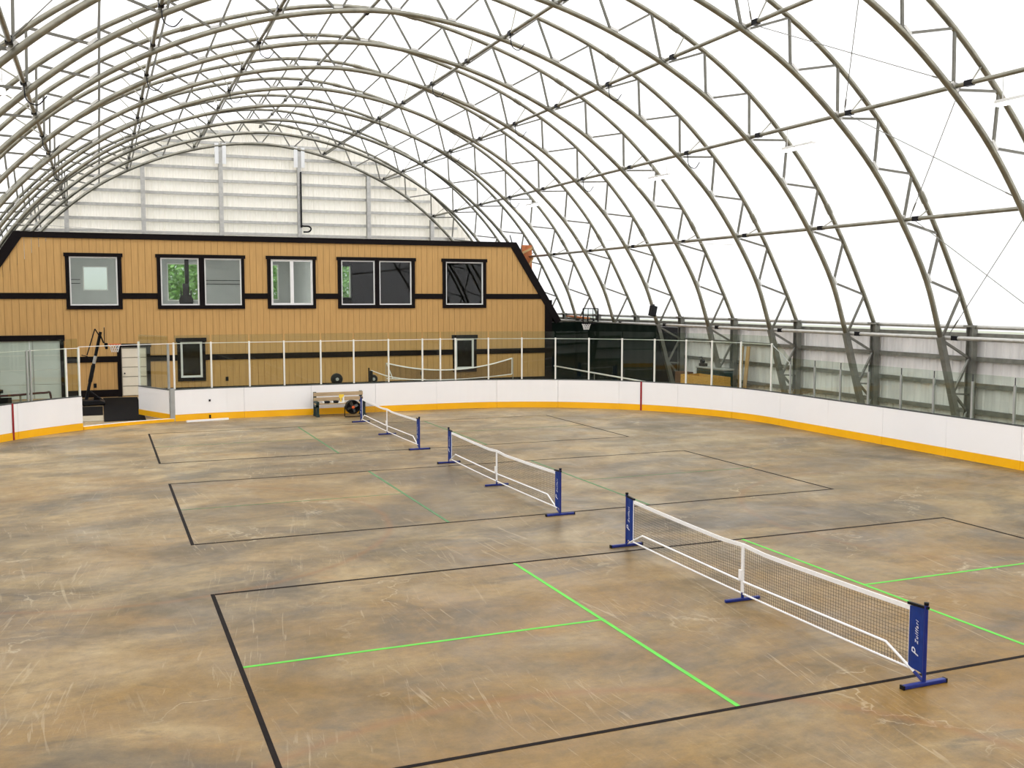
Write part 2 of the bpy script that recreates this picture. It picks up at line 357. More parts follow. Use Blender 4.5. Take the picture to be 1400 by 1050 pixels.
def out_z(x):
    x = abs(x)
    for a, b in zip(out_curve, out_curve[1:]):
        if a.x <= x <= b.x: return lerp(a.z, b.z, (x-a.x)/(b.x-a.x)) + 0.1
    return 3.34

def corrugated(along, fixed, lo, hi, top, holes=(), pitch=0.30, depth=0.035, axis='x'):
    """vertical ribbed sheet; holes = (a0, a1, z0, z1)"""
    mb = MB(); a = lo; edges = []
    while a < hi:
        edges += [(a, 0), (a+0.22*pitch, 0), (a+0.32*pitch, depth), (a+0.68*pitch, depth), (a+0.78*pitch, 0)]; a += pitch
    edges.append((hi, 0)); edges = [q for q in edges if q[0] <= hi]
    for h in holes: edges += [(h[0], 0), (h[1], 0)]
    edges.sort()
    for (p, d0), (q, d1) in zip(edges, edges[1:]):
        if q-p < 1e-4: continue
        mid = (p+q)/2; spans = [(0.0, None)]
        for h in holes:
            if h[0] < mid < h[1]: spans = [(0.0, h[2]), (h[3], None)]
        for z0, z1 in spans:
            za, zb = (top(p), top(q)) if z1 is None else (z1, z1)
            pts = [(p, d0, z0), (q, d1, z0), (q, d1, zb), (p, d0, za)]
            mb.add([((u, fixed+d, z) if axis == 'x' else (fixed+d, u, z)) for u, d, z in pts], [(0, 1, 2, 3)])
    return mb
REAR = [(-0.76, 0.45, 4.60, 5.86), (3.43, 5.05, 4.06, 6.07), (7.9, 9.37, 4.1, 6.08), (12.0, 13.52, 4.2, 6.07)]
wb = corrugated('x', Y1-0.12, XC-15.2, XC+15.2, lambda x: out_z(x-XC), [(a-0.03, b+0.03, c-0.03, d+0.03) for a, b, c, d in REAR]).build('wall_back', M['clad']); tag(wb, kind='structure')
wr = corrugated('y', XC+15.22, Y0, Y1, lambda y: 3.16, axis='y').build('wall_right', M['clad_side']); tag(wr, kind='structure')
wl = corrugated('y', XC-15.22, Y0, Y1, lambda y: 3.16, axis='y', depth=-0.035).build('wall_left', M['clad_side']); tag(wl, kind='structure')
wf = corrugated('x', Y0+0.06, XC-15.2, XC+15.2, lambda x: out_z(x-XC), [(-3.0, 0.6, 0, 3.2)]).build('wall_front', M['clad_side']); tag(wf, kind='structure')
# girts of the side walls and the far wall
for s, w in ((1, wr), (-1, wl)):
    for z, h in ((3.08, 0.16), (2.40, 0.13), (1.63, 0.13), (0.86, 0.13), (0.10, 0.16)):
        x = XC + s*15.14
        MB().box(x-0.05, x+0.05, Y0+0.2, Y1-0.3, z-h/2, z-h/2+0.03).box(x-0.05*s-0.012, x-0.05*s+0.012, Y0+0.2, Y1-0.3, z-h/2, z+h/2).box(x-0.05, x+0.05, Y0+0.2, Y1-0.3, z+h/2-0.03, z+h/2).build('girt', M['steel_dark'], w)
COLX = [-10.0, -6.2, -2.15, 2.15, 6.15, 10.0]
for ci, dx in enumerate(COLX):
    x = XC+dx; zt = 0
    for a, b in zip(inn_curve, inn_curve[1:]):
        if a.x <= dx <= b.x: zt = lerp(a.z, b.z, (dx-a.x)/(b.x-a.x))
    MB().box(x-0.11, x+0.11, Y1-0.52, Y1-0.49, 0, zt).box(x-0.11, x+0.11, Y1-0.31, Y1-0.28, 0, zt).box(x-0.02, x+0.02, Y1-0.49, Y1-0.31, 0, zt).build('column', M['steel_light'], wb)
    if abs(dx) < 3:
        for s in (-0.20, 0.20):
            MB().box(x+s-0.10, x+s+0.10, Y1-0.60, Y1-0.56, zt-1.0, zt+0.12).box(x+s-0.10, x+s-0.07, Y1-0.56, Y1-0.50, zt-1.0, zt+0.12).build('bracket_plate', M['vinyl'], wb)
bays = [-14.4] + COLX + [14.4]
for bi, (a, b) in enumerate(zip(bays, bays[1:])):
    for gi, z in enumerate([7.15, 7.75, 8.40, 9.15, 9.90, 10.62, 11.32, 12.0, 12.7, 13.3]):
        z += 0.03*(bi % 2)
        xa, xb = a, b
        lim = max(0, max([q.x for q in out_curve if q.z > z] or [0]) - 0.15)
        xa, xb = max(a, -lim), min(b, lim)
        if xb-xa < 0.5: continue
        MB().box(XC+xa+0.02, XC+xb-0.02, Y1-0.27, Y1-0.15, z-0.075, z-0.05).box(XC+xa+0.02, XC+xb-0.02, Y1-0.285, Y1-0.265, z-0.075, z+0.075).box(XC+xa+0.02, XC+xb-0.02, Y1-0.27, Y1-0.15, z+0.05, z+0.075).build('girt', M['steel_light'], wb)

# ------------------------------------------------------------------ arch trusses
ORD = ['first', 'second', 'third', 'fourth', 'fifth', 'sixth', 'seventh']
def truss_label(k):
    if k == 9: return 'galvanized arch truss standing against the pale far end wall'
    if k in (7, 8): return 'galvanized arch truss over the tan building roof, %s one behind its front' % ORD[k-7]
    if k == 6: return 'galvanized arch truss in line with the tan building front wall'
    if k == 4: return 'galvanized arch truss with the black loudspeaker on it'
    return 'galvanized arch truss, %s one in front of the tan building' % ORD[5-k]
V3 = lambda p: Vector((p[0], 0, p[1]))
def truss_parts():
    parts = []
    parts.append(('inner_chord', MB().tube(inn_curve, 0.078, 8).mesh('inner_chord', M['steel'], smooth=True)))
    parts.append(('outer_chord', MB().tube(out_curve, 0.072, 8).mesh('outer_chord', M['steel'], smooth=True)))
    web = []
    ii = [V3(p) for p in inn_full]; oo = [V3(p) for p in out_full]
    for j, p in enumerate(ii):              # inner node j lies between outer nodes j and j+1
        for q in (oo[j], oo[j+1]):
            if p.x*1.0 and abs(p.x) > 13.8 and q.z < 3.6: continue
            d = (q-p).normalized(); off = Vector((0.09 if q.x > p.x else -0.09, 0, 0))*abs(d.z)
            web.append((p+d*0.07+off*0.6, q-d*0.05+off*0.2))
    for a, b in web: parts.append(('web_member', MB().bar(a, b, 0.062, 0.062, (0, 1, 0)).mesh('web_member', M['zinc_bar'])))
    for j, p in enumerate(ii[1:-1]):
        up = (oo[j+1]+oo[j+2])/2 - p; up.normalize(); s = Vector((up.z, 0, -up.x))
        parts.append(('gusset', MB().obox(p+up*0.10, s, (0, 1, 0), up, 0.13, 0.05, 0.035).mesh('gusset', M['steel_light'])))
    for q in (oo[3], oo[7], oo[11], oo[14], oo[18]):
        i = min(range(len(out_curve)), key=lambda n_: (out_curve[n_]-q).length); i = min(i+2, len(out_curve)-2); a, b = out_curve[i], out_curve[i+1]
        d = (b-a).normalized(); parts.append(('splice_collar', MB().tube([a-d*0.16, a+d*0.16], 0.090, 8).mesh('splice_collar', M['steel'])))
    for s in (-1, 1):
        parts.append(('leg', MB().bar((s*13.80, 0, 3.06), (s*14.72, 0, 0.0), 0.17, 0.17, (0, 1, 0)).mesh('leg', M['steel_dark'])))
        pm = MB()
        for e_ in (-0.11, 0.11): pm.box(s*15.0-0.10, s*15.0+0.10, e_-0.012, e_+0.012, 0, 3.36)
        pm.box(s*15.0-0.012, s*15.0+0.012, -0.11, 0.11, 0, 3.36)
        parts.append(('post', pm.mesh('post', M['steel_dark'])))
        parts.append(('cap_plate', MB().obox((s*14.96, 0, 3.36), (1, 0, 0), (0, 1, 0), (0, 0, 1), 0.15, 0.15, 0.03).mesh('cap_plate', M['steel_dark'])))
        zig = [(13.84, 2.98), (14.93, 2.42), (14.36, 1.42), (14.93, 0.86), (14.62, 0.30)]
        for a, b in zip(zig, zig[1:]):
            parts.append(('brace', MB().bar((s*a[0], 0, a[1]), (s*b[0], 0, b[1]), 0.065, 0.065, (0, 1, 0)).mesh('brace', M['steel_dark'])))
        parts.append(('strut', MB().bar((s*14.40, 0, 1.40), (s*14.95, 0, 1.36), 0.05, 0.05, (0, 1, 0)).mesh('strut', M['steel_dark'])))
    return parts
TP = truss_parts()
for k in range(9, -2, -1):
    t = thing('arch_truss', (XC, YK(k), 0), truss_label(k), 'truss', 'arch trusses carrying the white roof')
    for nm, me in TP: link_mesh(nm, me, t)

# purlin tubes running the length of the roof
PUR = [(s*a, b, nm) for (a, b, nm) in ((13.81, 3.02, 'at eave height, lowest'), (12.25, 6.30, 'first one above the eave tube'), (9.88, 8.97, 'second one above the eave tube'), (6.9, 10.98, 'third one above the eave tube'), (3.5, 12.25, 'fourth one above the eave tube')) for s in (-1, 1)] + [(0, 13.64, 'ridge')]
for dx, z, nm in PUR:
    rad = Vector((dx, 0, z-1.0)).normalized() if dx else Vector((0, 0, 0)); c = Vector((XC+dx, 0, z)) + rad*0.13
    if dx: lab = 'galvanized purlin tube on the %s roof side, %s' % ('right' if dx > 0 else 'left', nm)
    else: lab = 'long galvanized purlin tube along the ridge of the roof'
    t = thing('purlin', (c.x, (Y0+Y1)/2, c.z), lab, 'purlin', 'roof purlins')
    MB().tube([(c.x, Y0+0.3, c.z), (c.x, 20, c.z), (c.x, 40, c.z), (c.x, Y1-0.55, c.z)], 0.058, 8).build('purlin_tube', M['steel_light'] if abs(dx) > 13 else M['steel'], t, smooth=True)
    clamp = MB().obox((0, 0, 0), (1, 0, 0), (0, 1, 0), (0, 0, 1), 0.065, 0.11, 0.065).mesh('clamp', M['blacksteel'])
    brace = None
    if dx and abs(dx) < 13:
        q = min(out_curve, key=lambda v: (v - Vector((dx, 0, z)) - rad*1.3).length)
        brace = MB().tube([(0, -0.45, 0), (XC+q.x-c.x, 0, q.z-c.z)], 0.022, 6).mesh('fly_brace', M['steel'])
    for k in range(-1, 10):
        link_mesh('clamp', clamp, t, (0, YK(k)-0.42-(Y0+Y1)/2, 0))
        if brace: link_mesh('fly_brace', brace, t, (0, YK(k)-(Y0+Y1)/2, 0))
    if abs(dx) in (3.5, 6.9, 9.88):
        for j, k in enumerate((2, 4, 6) if dx > 0 else (1, 3, 5)):
            y = YK(k)-0.42
            MB().tube(catmull([(c.x, y, c.z-0.05), (c.x+0.05, y-0.02, c.z-0.40), (c.x+0.28, y-0.03, c.z-0.50), (c.x+0.48, y, c.z-0.28)], 4), 0.016, 5).build('cable_loop', M['black'], t)
for s, nm in ((1, 'right'), (-1, 'left')):
    x = XC+s*15.06
    tag(MB().tube([(x, Y0+0.3, 3.33), (x, Y1-0.4, 3.33)], 0.06, 8).build('eave_tube', M['steel_light'], smooth=True), 'galvanized tube holding the lower roof membrane edge above the %s wall' % nm, 'pipe')
# cross cables in the bay nearest the viewer
seq = [(13.81, 3.02), (12.25, 6.30), (9.88, 8.97), (6.9, 10.98), (3.5, 12.25)]
for s in (1, -1):
    for i, (a, b) in enumerate(zip(seq, seq[1:])):
        for f in (0, 1):
            ya, yb = (YK(0), YK(-1)) if f else (YK(-1), YK(0))
            A = Vector((XC+s*(a[0]+0.15), ya-0.15, a[1]+0.1)); Bq = Vector((XC+s*(b[0]+0.15), yb-0.15, b[1]+0.12))
            d = Bq-A
            tag(MB().tube([A, Bq], 0.012, 5).tube([A+d*0.06, A+d*0.13], 0.022, 6).build('bracing_cable', M['steel_dark']),
                'thin bracing cable, %s crossing above the eave, %s roof side, %s' % (ORD[i], 'right' if s > 0 else 'left', 'rising away' if not f else 'rising nearer'), 'cable', 'bracing cables of the nearest bay')

# ------------------------------------------------------------------ strip lamps under the roof
def lamp(x, y, z, ln, label, axis='y'):
    t = thing('strip_lamp', (x, y, z), label, 'lamp', 'white strip lamps under the roof')
    hx, hy = (0.07, ln/2) if axis == 'y' else (ln/2, 0.07)
    MB().box(x-hx, x+hx, y-hy, y+hy, z+0.02, z+0.10).build('housing', M['vinyl'], t, bevel=0.01)
    MB().box(x-hx*0.9, x+hx*0.9, y-hy*0.96, y+hy*0.96, z-0.04, z+0.018).build('diffuser', M['led'], t)
    for e_ in (-0.75, 0.75):
        MB().tube([(x, y+e_*hy if axis == 'y' else y, z+0.10), (x, y+e_*hy if axis == 'y' else y, z+0.75)], 0.012, 5).build('hanger', M['steel_light'], t)
for y, l in ((17.3, 'lit strip lamp at the right frame edge, nearest of its row'), (25.25, 'lit strip lamp in front of a truss outer chord, second of the right row'), (33.4, 'lit strip lamp in the right row, third from the viewer'), (45.3, 'small lit strip lamp, farthest of the right row')):
    lamp(19.5, y, 8.65, 1.45, l)
lamp(5.25, 34.7, 12.8, 0.7, 'lit strip lamp high under the ridge, nearer of two'); lamp(5.05, 47.4, 12.75, 0.7, 'lit strip lamp high under the ridge, farther of two over the building')
lamp(-2.0, 27.0, 9.1, 1.45, 'lit strip lamp at the left frame edge under the roof')

# ------------------------------------------------------------------ tan two-storey building
BY = 46.0
B0 = thing('clubhouse', (7.9, BY, 0), 'tan board-sided two-storey building with dark brown trim filling the far end', 'building')
XL, XR, ZT = -4.68, 20.46, 6.86
def slope_x(z):   # inner extent of the face at height z
    if z <= 3.9: return XL, XR
    t = (z-3.9)/(ZT-3.9); return lerp(XL-0.04, -3.08, t), lerp(XR+0.04, 18.83, t)
UP = [(-1.27, 0.91, [(-1.12, 0.74)]), (2.31, 5.95, [(2.46, 4.03), (4.26, 5.82)]), (6.94, 9.09, [(7.10, 8.96)]), (10.10, 13.75, [(10.26, 11.83), (12.04, 13.59)]), (15.12, 17.32, [(15.28, 17.17)])]
holes = []
for a, b, panes in UP:
    for p in panes: holes.append((p[0], p[1], 3.88, 5.91))
LOW = [(3.05, 4.22, 0.59, 2.47), (15.62, 16.82, 0.65, 2.43)]
for a, b, c, d in LOW: holes.append((a+0.13, b-0.13, c+0.15, d-0.17))
DOOR = (0.78, 1.80, 0.02, 2.10); GAR = (-4.6, -1.58, 0.02, 2.42)
holes += [DOOR, GAR]
def strips(mb, x0, x1, y0, y1, cuts):
    """solid wall piece between x0..x1 following the gambrel, minus holes"""
    xs = sorted({x0, x1} | {h for q in cuts for h in (q[0], q[1]) if x0 < h < x1})
    for a, b in zip(xs, xs[1:]):
        if b-a < 0.004: continue
        m_ = (a+b)/2; zt = ZT
        for end, lim in ((0, -3.08), (1, 18.83)):
            pass
        def top(x):
            z = ZT
            if x < -3.08: z = 3.9 + (x-(XL-0.04))/(-3.08-(XL-0.04))*(ZT-3.9)
            if x > 18.83: z = 3.9 + ((XR+0.04)-x)/((XR+0.04)-18.83)*(ZT-3.9)
            return max(0.3, min(ZT, z))
        segs = [(0.0, None)]
        for q in cuts:
            if q[0] < m_ < q[1]:
                new = []
                for s0, s1 in segs:
                    hi = 99 if s1 is None else s1
                    if q[2] > s0 and q[2] < hi: new.append((s0, q[2]))
                    if q[3] < hi: new.append((max(s0, q[3]), s1))
                segs = new
        for s0, s1 in segs:
            za, zb = (top(a), top(b)) if s1 is None else (s1, s1)
            if za-s0 < 0.01 and zb-s0 < 0.01: continue
            mb.add([(a, y0, s0), (b, y0, s0), (b, y1, s0), (a, y1, s0), (a, y0, za), (b, y0, zb), (b, y1, zb), (a, y1, za)],
                   [(0, 3, 2, 1), (4, 5, 6, 7), (0, 1, 5, 4), (1, 2, 6, 5), (2, 3, 7, 6), (3, 0, 4, 7)])
sid = MB(); x = XL
while x < XR-0.01:
    strips(sid, x+0.007, min(x+0.265, XR), BY-0.016, BY, holes); x += 0.272
o = sid.build('siding_boards', M['siding'], B0); tag(o, kind='stuff')
bk = MB(); strips(bk, XL, XR, BY, BY+0.05, holes); bk.build('sheathing', M['siding_gap'], B0)
# trim boards
FY = BY-0.06
def trimbar(a, b, w, y0=FY, y1=BY-0.0):
    a, b = Vector((a[0], 0, a[1])), Vector((b[0], 0, b[1])); d = (b-a).normalized(); nn = Vector((-d.z, 0, d.x))*w/2
    q = [a+nn, b+nn, b-nn, a-nn]; mb = MB(); mb.prism([(p.x, p.z) for p in q], 'y', y0, y1); return mb
MB().prism([(-3.16, 6.90), (18.90, 6.90), (18.78, 6.66), (-3.02, 6.66)], 'y', FY-0.03, BY).build('fascia_board', M['trim'], B0)
for pts in ([(18.90, 6.90), (21.33, 3.06), (21.02, 2.94), (18.62, 6.66)], [(-3.16, 6.90), (-5.62, 3.06), (-5.31, 2.94), (-2.86, 6.66)]):
    MB().prism(pts, 'y', FY-0.02, BY).build('rake_board', M['trim'], B0)
for a, b in ((XR-0.02, XR+0.36), (XL-0.36, XL+0.02)):
    MB().box(a, b, FY, BY+0.3, 0, 4.1).build('corner_board', M['trim'], B0)
ux = [XL] + [v for a, b, _ in UP for v in (a, b)] + [XR]
for a, b in zip(ux[::2], ux[1::2]):
    MB().box(a if a != XL else XL-0.1, b, FY+0.005, BY-0.02, 4.15, 4.40).build('belt_board', M['trim'], B0)
lx = [GAR[1]+0.15, 0.62, 1.95, 3.05, 4.22, 15.62, 16.82, XR]
for a, b in zip(lx[::2], lx[1::2]):
    MB().box(a, b, FY+0.005, BY-0.02, 1.49, 1.74).build('belt_board', M['trim'], B0)
for a, b in ((GAR[1]+0.15, 0.62), (1.95, XR)):
    MB().box(a, b, FY+0.005, BY-0.02, 0.02, 0.32).build('base_board', M['trim'], B0)
def window(x0, x1, z0, z1, panes, zb, zt, mull=False, thick=0.055):
    f = MB()
    xs = [x0] + [v for p in panes for v in p] + [x1]
    for a, b in zip(xs[::2], xs[1::2]): f.box(a, b, FY-0.02, BY-0.02, zb, zt)
    f.box(x0, x1, FY-0.02, BY-0.02, z0, zb).box(x0-0.05, x1+0.05, FY-0.045, BY-0.02, zt, z1)
    w = f.build('window', M['trim'], B0)
    for p0, p1 in panes:
        MB().frame(p0, p1, zb, zt, thick, BY-0.035, BY+0.03).build('sash', M['vinyl'], w)
        if mull:
            c = (p0+p1)/2; MB().box(c-0.075, c+0.075, BY-0.03, BY+0.03, zb+thick, zt-thick).build('mullion', M['vinyl'], w)
            MB().box(p0+thick, c-0.075, BY-0.004, BY+0.012, zb+thick, zt-thick).build('pane', M['window_glass'], w)
            MB().box(c+0.075, p1-thick, BY-0.004, BY+0.012, zb+thick, zt-thick).build('pane', M['window_glass'], w)
        else:
            MB().box(p0+thick, p1-thick, BY-0.004, BY+0.012, zb+thick, zt-thick).build('pane', M['window_glass'], w)
for i, (a, b, panes) in enumerate(UP):
    window(a, b, 3.72, 6.06, panes, 3.88, 5.91, i == 2, 0.09 if i == 2 else 0.055)
for a, b, c, d in LOW:
    window(a, b, c, d, [(a+0.13, b-0.13)], c+0.15, d-0.17, False, 0.09)
# entry door
f = MB(); f.box(0.62, DOOR[0], FY-0.01, BY-0.02, 0, 2.24).box(DOOR[1], 1.95, FY-0.01, BY-0.02, 0, 2.24).box(0.58, 1.99, FY-0.02, BY-0.02, DOOR[3], 2.26)
dr = f.build('door_casing', M['trim'], B0)
MB().box(DOOR[0], DOOR[1], BY-0.01, BY+0.03, 0.03, 2.09).build('door', mat('door_groove', srgb(150, 140, 120), 0.6), dr)
for i in range(5):
    z = 0.06 + i*0.405; MB().box(DOOR[0]+0.03, DOOR[1]-0.03, BY-0.034, BY-0.011, z, z+0.37).build('door_panel', M['doorwhite'], dr)
MB().lathe((0.90, BY-0.035, 1.0), (0, -1, 0), [(0.03, 0), (0.03, 0.012), (0.012, 0.02), (0.012, 0.05), (0.03, 0.06), (0.03, 0.085), (0, 0.09)], 12).build('door_knob', M['blacksteel'], dr)
# wide pale door beside the gate
f = MB(); f.box(GAR[1], GAR[1]+0.15, FY-0.02, BY-0.02, 0, 2.64).box(GAR[0]-0.08, GAR[1]+0.19, FY-0.03, BY-0.02, GAR[3], 2.66)
gd = f.build('garage_door', M['trim'], B0)
for i in range(4):
    z = 0.03 + i*0.60; MB().box(GAR[0], -2.63, BY-0.005, BY+0.03, z, z+0.585).box(-2.59, GAR[1], BY-0.005, BY+0.03, z, z+0.585).build('door_section', M['garage'], gd)
MB().box(-2.635, -2.585, BY-0.012, BY+0.03, 0.02, 2.42).build('door_mullion', M['post_grey'], gd)
for x in (-0.34, 5.05, 14.0):
    MB().box(x, x+0.12, BY-0.05, BY-0.02, 0.42 if x < 0 else 0.55, 0.60 if x < 0 else 0.73).build('outlet_box', M['black'], B0)
# roof and the rooms behind the windows
rf = MB().box(-3.1, 18.85, BY+0.0, 57.9, 6.74, 6.88).build('roof_deck', M['trim'], B0)
for s0, s1 in (((18.85, 6.85), (21.27, 3.02)), ((-3.12, 6.85), (-5.56, 3.02))):
    trimbar(s0, s1, 0.08, BY, 57.9).build('roof_slope', M['trim'], B0)
def room(x0, x1, m_, z0, z1, y1, nm, rear):
    r = MB(); r.box(x0, x1, BY+0.06, y1, z0-0.05, z0).box(x0, x1, BY+0.06, y1, z1, z1+0.05)
    r.box(x0-0.05, x0, BY+0.06, y1, z0, z1).box(x1, x1+0.05, BY+0.06, y1, z0, z1)
    xs = [x0] + [v for q in rear for v in (q[0], q[1])] + [x1]
    for a, b in zip(xs[::2], xs[1::2]): r.box(a, b, y1, y1+0.1, z0, z1)
    for q in rear: r.box(q[0], q[1], y1, y1+0.1, z0, q[2]).box(q[0], q[1], y1, y1+0.1, q[3], z1)
    return r.build(nm, m_, B0)
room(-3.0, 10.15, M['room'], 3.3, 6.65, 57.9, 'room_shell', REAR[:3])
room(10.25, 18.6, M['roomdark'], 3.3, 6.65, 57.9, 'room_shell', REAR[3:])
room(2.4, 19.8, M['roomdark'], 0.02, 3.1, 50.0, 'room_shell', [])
for q in REAR:
    f = MB().frame(q[0], q[1], q[2], q[3], 0.05, 57.92, 58.0); w = f.build('rear_window', M['vinyl'], B0)
    MB().box(q[0]+0.05, q[1]-0.05, 57.955, 57.965, q[2]+0.05, q[3]-0.05).build('pane', M['window_glass'], w)
for x in (-1.2, 2.6, 6.4):  # added glowing panels that brighten the room behind the windows
    MB().box(x-0.3, x+0.9, 51.0, 51.6, 6.57, 6.64).build('added_fill_panel', M['roomfill'], B0)
for z in (4.95, 5.15):  # dark bars added to imitate girts reflected in the window glass
    for xa, xb in ((-2.9, -0.9), (5.2, 7.8)): MB().box(xa, xb, 57.80, 57.83, z, z+0.03).build('girt_reflection', M['black'], B0)
MB().box(4.22, 4.42, 56.2, 56.4, 3.3, 6.65).build('room_post', M['blacksteel'], B0)
ex = thing('weight_stack', (4.15, 55.4, 3.3), 'dark exercise weight machine behind the upper window with trees', 'exercise machine')
MB().box(3.85, 4.55, 55.2, 55.9, 3.3, 3.42).box(3.92, 3.98, 55.5, 55.56, 3.42, 4.6).box(4.42, 4.48, 55.5, 55.56, 3.42, 4.6).build('frame', M['blacksteel'], ex)
MB().lathe((4.2, 55.55, 4.05), (0, -1, 0), [(0.0, 0), (0.36, 0.02), (0.36, 0.12), (0.08, 0.16), (0, 0.16)], 18).build('weight_plate', M['black'], ex)
MB().box(4.06, 4.34, 55.6, 55.9, 4.2, 4.95).build('stack', M['black'], ex, bevel=0.03)

# trees seen through the rear windows
def leaf_crown(c, r, n_, seed):
    rnd = random.Random(seed); mb = MB()
    for _ in range(n_):
        while True:
            p = Vector((rnd.uniform(-1, 1), rnd.uniform(-1, 1), rnd.uniform(-1, 1)))
            if p.length < 1: break
        p = Vector(c) + Vector((p.x*r, p.y*r, p.z*r*1.2)); a = Vector((rnd.uniform(-1, 1), rnd.uniform(-1, 1), rnd.uniform(-1, 1))).normalized()
        b = a.orthogonal().normalized(); s = rnd.uniform(0.10, 0.22)
        mb.add([p-a*s, p+b*s*0.5, p+a*s, p-b*s*0.5], [(0, 1, 2, 3)])
    return mb
for i, (x, y, lab) in enumerate(((4.6, 63.5, 'leafy green tree outside, seen through the second upper window'), (9.6, 64.0, 'leafy green tree outside, seen through the white-mullioned upper window'), (14.4, 64.0, 'leafy green tree outside, seen through the double window with a green strip'))):
    t = thing('tree', (x, y, 0), lab, 'tree', 'trees behind the far wall')
    MB().tube([(x, y, 0), (x+0.1, y, 2.5), (x-0.05, y, 5.0)], [0.22, 0.16, 0.08], 8).build('trunk', M['bark'], t)
    tag(leaf_crown((x, y, 5.3), 2.0, 2600, i).build('leaves', M['leaf'], t), kind='stuff')

# things on and around the building
tag(MB().tube(catmull([(10.75, 58.12, 11.3), (10.75, 58.12, 8.45), (10.80, 58.12, 8.28), (11.15, 58.12, 8.26), (11.28, 58.12, 8.12), (11.15, 58.12, 7.96), (10.85, 58.12, 7.94)], 6), 0.045, 8).build('conduit_hose', M['black'], smooth=True), 'black conduit hose hooked at its lower end on the far wall column', 'hose')
tag(MB().tube(catmull([(-3.3, 45.8, 7.22), (1.0, 45.8, 7.02), (6.0, 45.8, 6.98), (12, 45.8, 7.02), (18.85, 45.8, 7.06), (20.42, 38.35, 6.62), (20.75, 30.35, 6.05)], 6), 0.010, 5).build('slack_wire', M['steel_light']), 'thin pale wire stretched along the tan building roof edge', 'wire')
tag(MB().tube([(18.75, 46.1, 6.85), (18.62, 46.1, 7.25)], 0.03, 6).build('vent_stub', M['black']), 'short black stub on the roof corner of the tan building', 'pipe')
cr = thing('plywood_stack', (20.6, 49.0, 4.2), 'reddish plywood sheets wedged behind the sloping dark roof edge', 'plywood')
MB().obox((20.75, 49.0, 5.6), (1, 0, 0), (0, 1, 0), (0, 0, 1), 0.28, 0.03, 1.35).build('sheet', M['plywood'], cr)
MB().obox((20.80, 49.2, 5.4), (1, 0, 0.06), (0, 1, 0), (-0.06, 0, 1), 0.30, 0.03, 1.15).build('sheet', M['plywood'], cr)
MB().bar((20.4, 48.9, 6.5), (21.0, 48.9, 6.8), 0.12, 0.10).bar((20.3, 48.9, 5.0), (21.05, 48.9, 6.3), 0.10, 0.08).build('batten', M['wood'], cr)
tag(MB().obox((22.42, 46.3, 3.24), (0, 1, 0.03), (1, 0, 0), (0, 0, 1), 1.1, 0.14, 0.035).build('timber_board', M['plywood']), 'reddish brown board lying on top of the green curtain', 'board')

# ------------------------------------------------------------------ rink boards
PTH = []
EY, RC = 36.2, 8.7
for i in range(195): PTH.append(Vector((20.62, 8.0 + i*0.1, 0)))
for i in range(140): a = PI/2*i/139; PTH.append(Vector((11.92+RC*math.cos(a), EY-RC+RC*math.sin(a), 0)))
for i in range(1, 76): PTH.append(Vector((11.92-(11.92-4.3)*i/76, EY, 0)))
for i in range(140): a = PI/2+PI/2*i/139; PTH.append(Vector((4.3+RC*math.cos(a), EY-RC+RC*math.sin(a), 0)))
for i in range(1, 60): PTH.append(Vector((4.3-RC, EY-RC-i*0.1, 0)))
CUM = [0.0]
for a, b in zip(PTH, PTH[1:]): CUM.append(CUM[-1]+(b-a).length)
def at(s):
    import bisect
    i = max(0, min(len(CUM)-2, bisect.bisect_right(CUM, s)-1)); t = (s-CUM[i])/(CUM[i+1]-CUM[i])
    p = PTH[i].lerp(PTH[i+1], t); d = (PTH[i+1]-PTH[i]).normalized()
    return p, d, Vector((d.y, -d.x, 0))           # normal pointing outward, away from the rink
def s_near(x, y):
    i = min(range(len(PTH)), key=lambda j: (PTH[j].x-x)**2+(PTH[j].y-y)**2); return CUM[i]
def sweep(s0, s1, off0, off1, z0, z1, step=0.3):
    n_ = max(1, int(math.ceil((s1-s0)/step))); mb = MB(); vs = []
    for i in range(n_+1):
        p, d, nn = at(lerp(s0, s1, i/n_))
        a, b = p+nn*off0, p+nn*off1
        vs += [(a.x, a.y, z0), (b.x, b.y, z0), (b.x, b.y, z1), (a.x, a.y, z1)]
    fs = [(0, 1, 2, 3), (n_*4+3, n_*4+2, n_*4+1, n_*4)]
    for i in range(n_):
        for j in range(4): fs.append((i*4+j, i*4+(j+1) % 4, (i+1)*4+(j+1) % 4, (i+1)*4+j))
    return mb.add(vs, fs)
HB = 1.06
S_RED1 = s_near(18.63, 33.05); S_RED2 = s_near(-2.45, 32.95)
S_G0 = s_near(2.25, 35.96); S_G1 = s_near(-0.62, 34.68)
def board_run(t, s0, s1, reds):
    n_ = max(1, round((s1-s0)/2.4))
    for i in range(n_):
        a, b = lerp(s0, s1, i/n_), lerp(s0, s1, (i+1)/n_); g = 0.004
        p = sweep(a+g, b-g, 0.0, 0.09, 0.225, HB).build('board_panel', M['board'], t)
        sweep(a+g, b-g, -0.012, 0.09, 0.0, 0.22).build('kick_plate', M['yellow'], p)
        sweep(a+g, b-g, -0.004, 0.11, HB+0.001, HB+0.03).build('cap_rail', M['cap'], p)
    for s in reds: sweep(s-0.035, s+0.035, -0.018, -0.013, 0.0, HB+0.02).build('red_line', M['red'], t)
bm_ = thing('rink_boards', (14, 34, 0), 'long white rink boards with yellow kick strip curving from gate to right edge', 'rink boards')
board_run(bm_, 0.5, S_G0, [S_RED1])
bl_ = thing('rink_boards', (-2.2, 33, 0), 'short white rink boards with yellow kick strip left of the open gate', 'rink boards')
board_run(bl_, S_G1, CUM[-1]-0.2, [S_RED2])
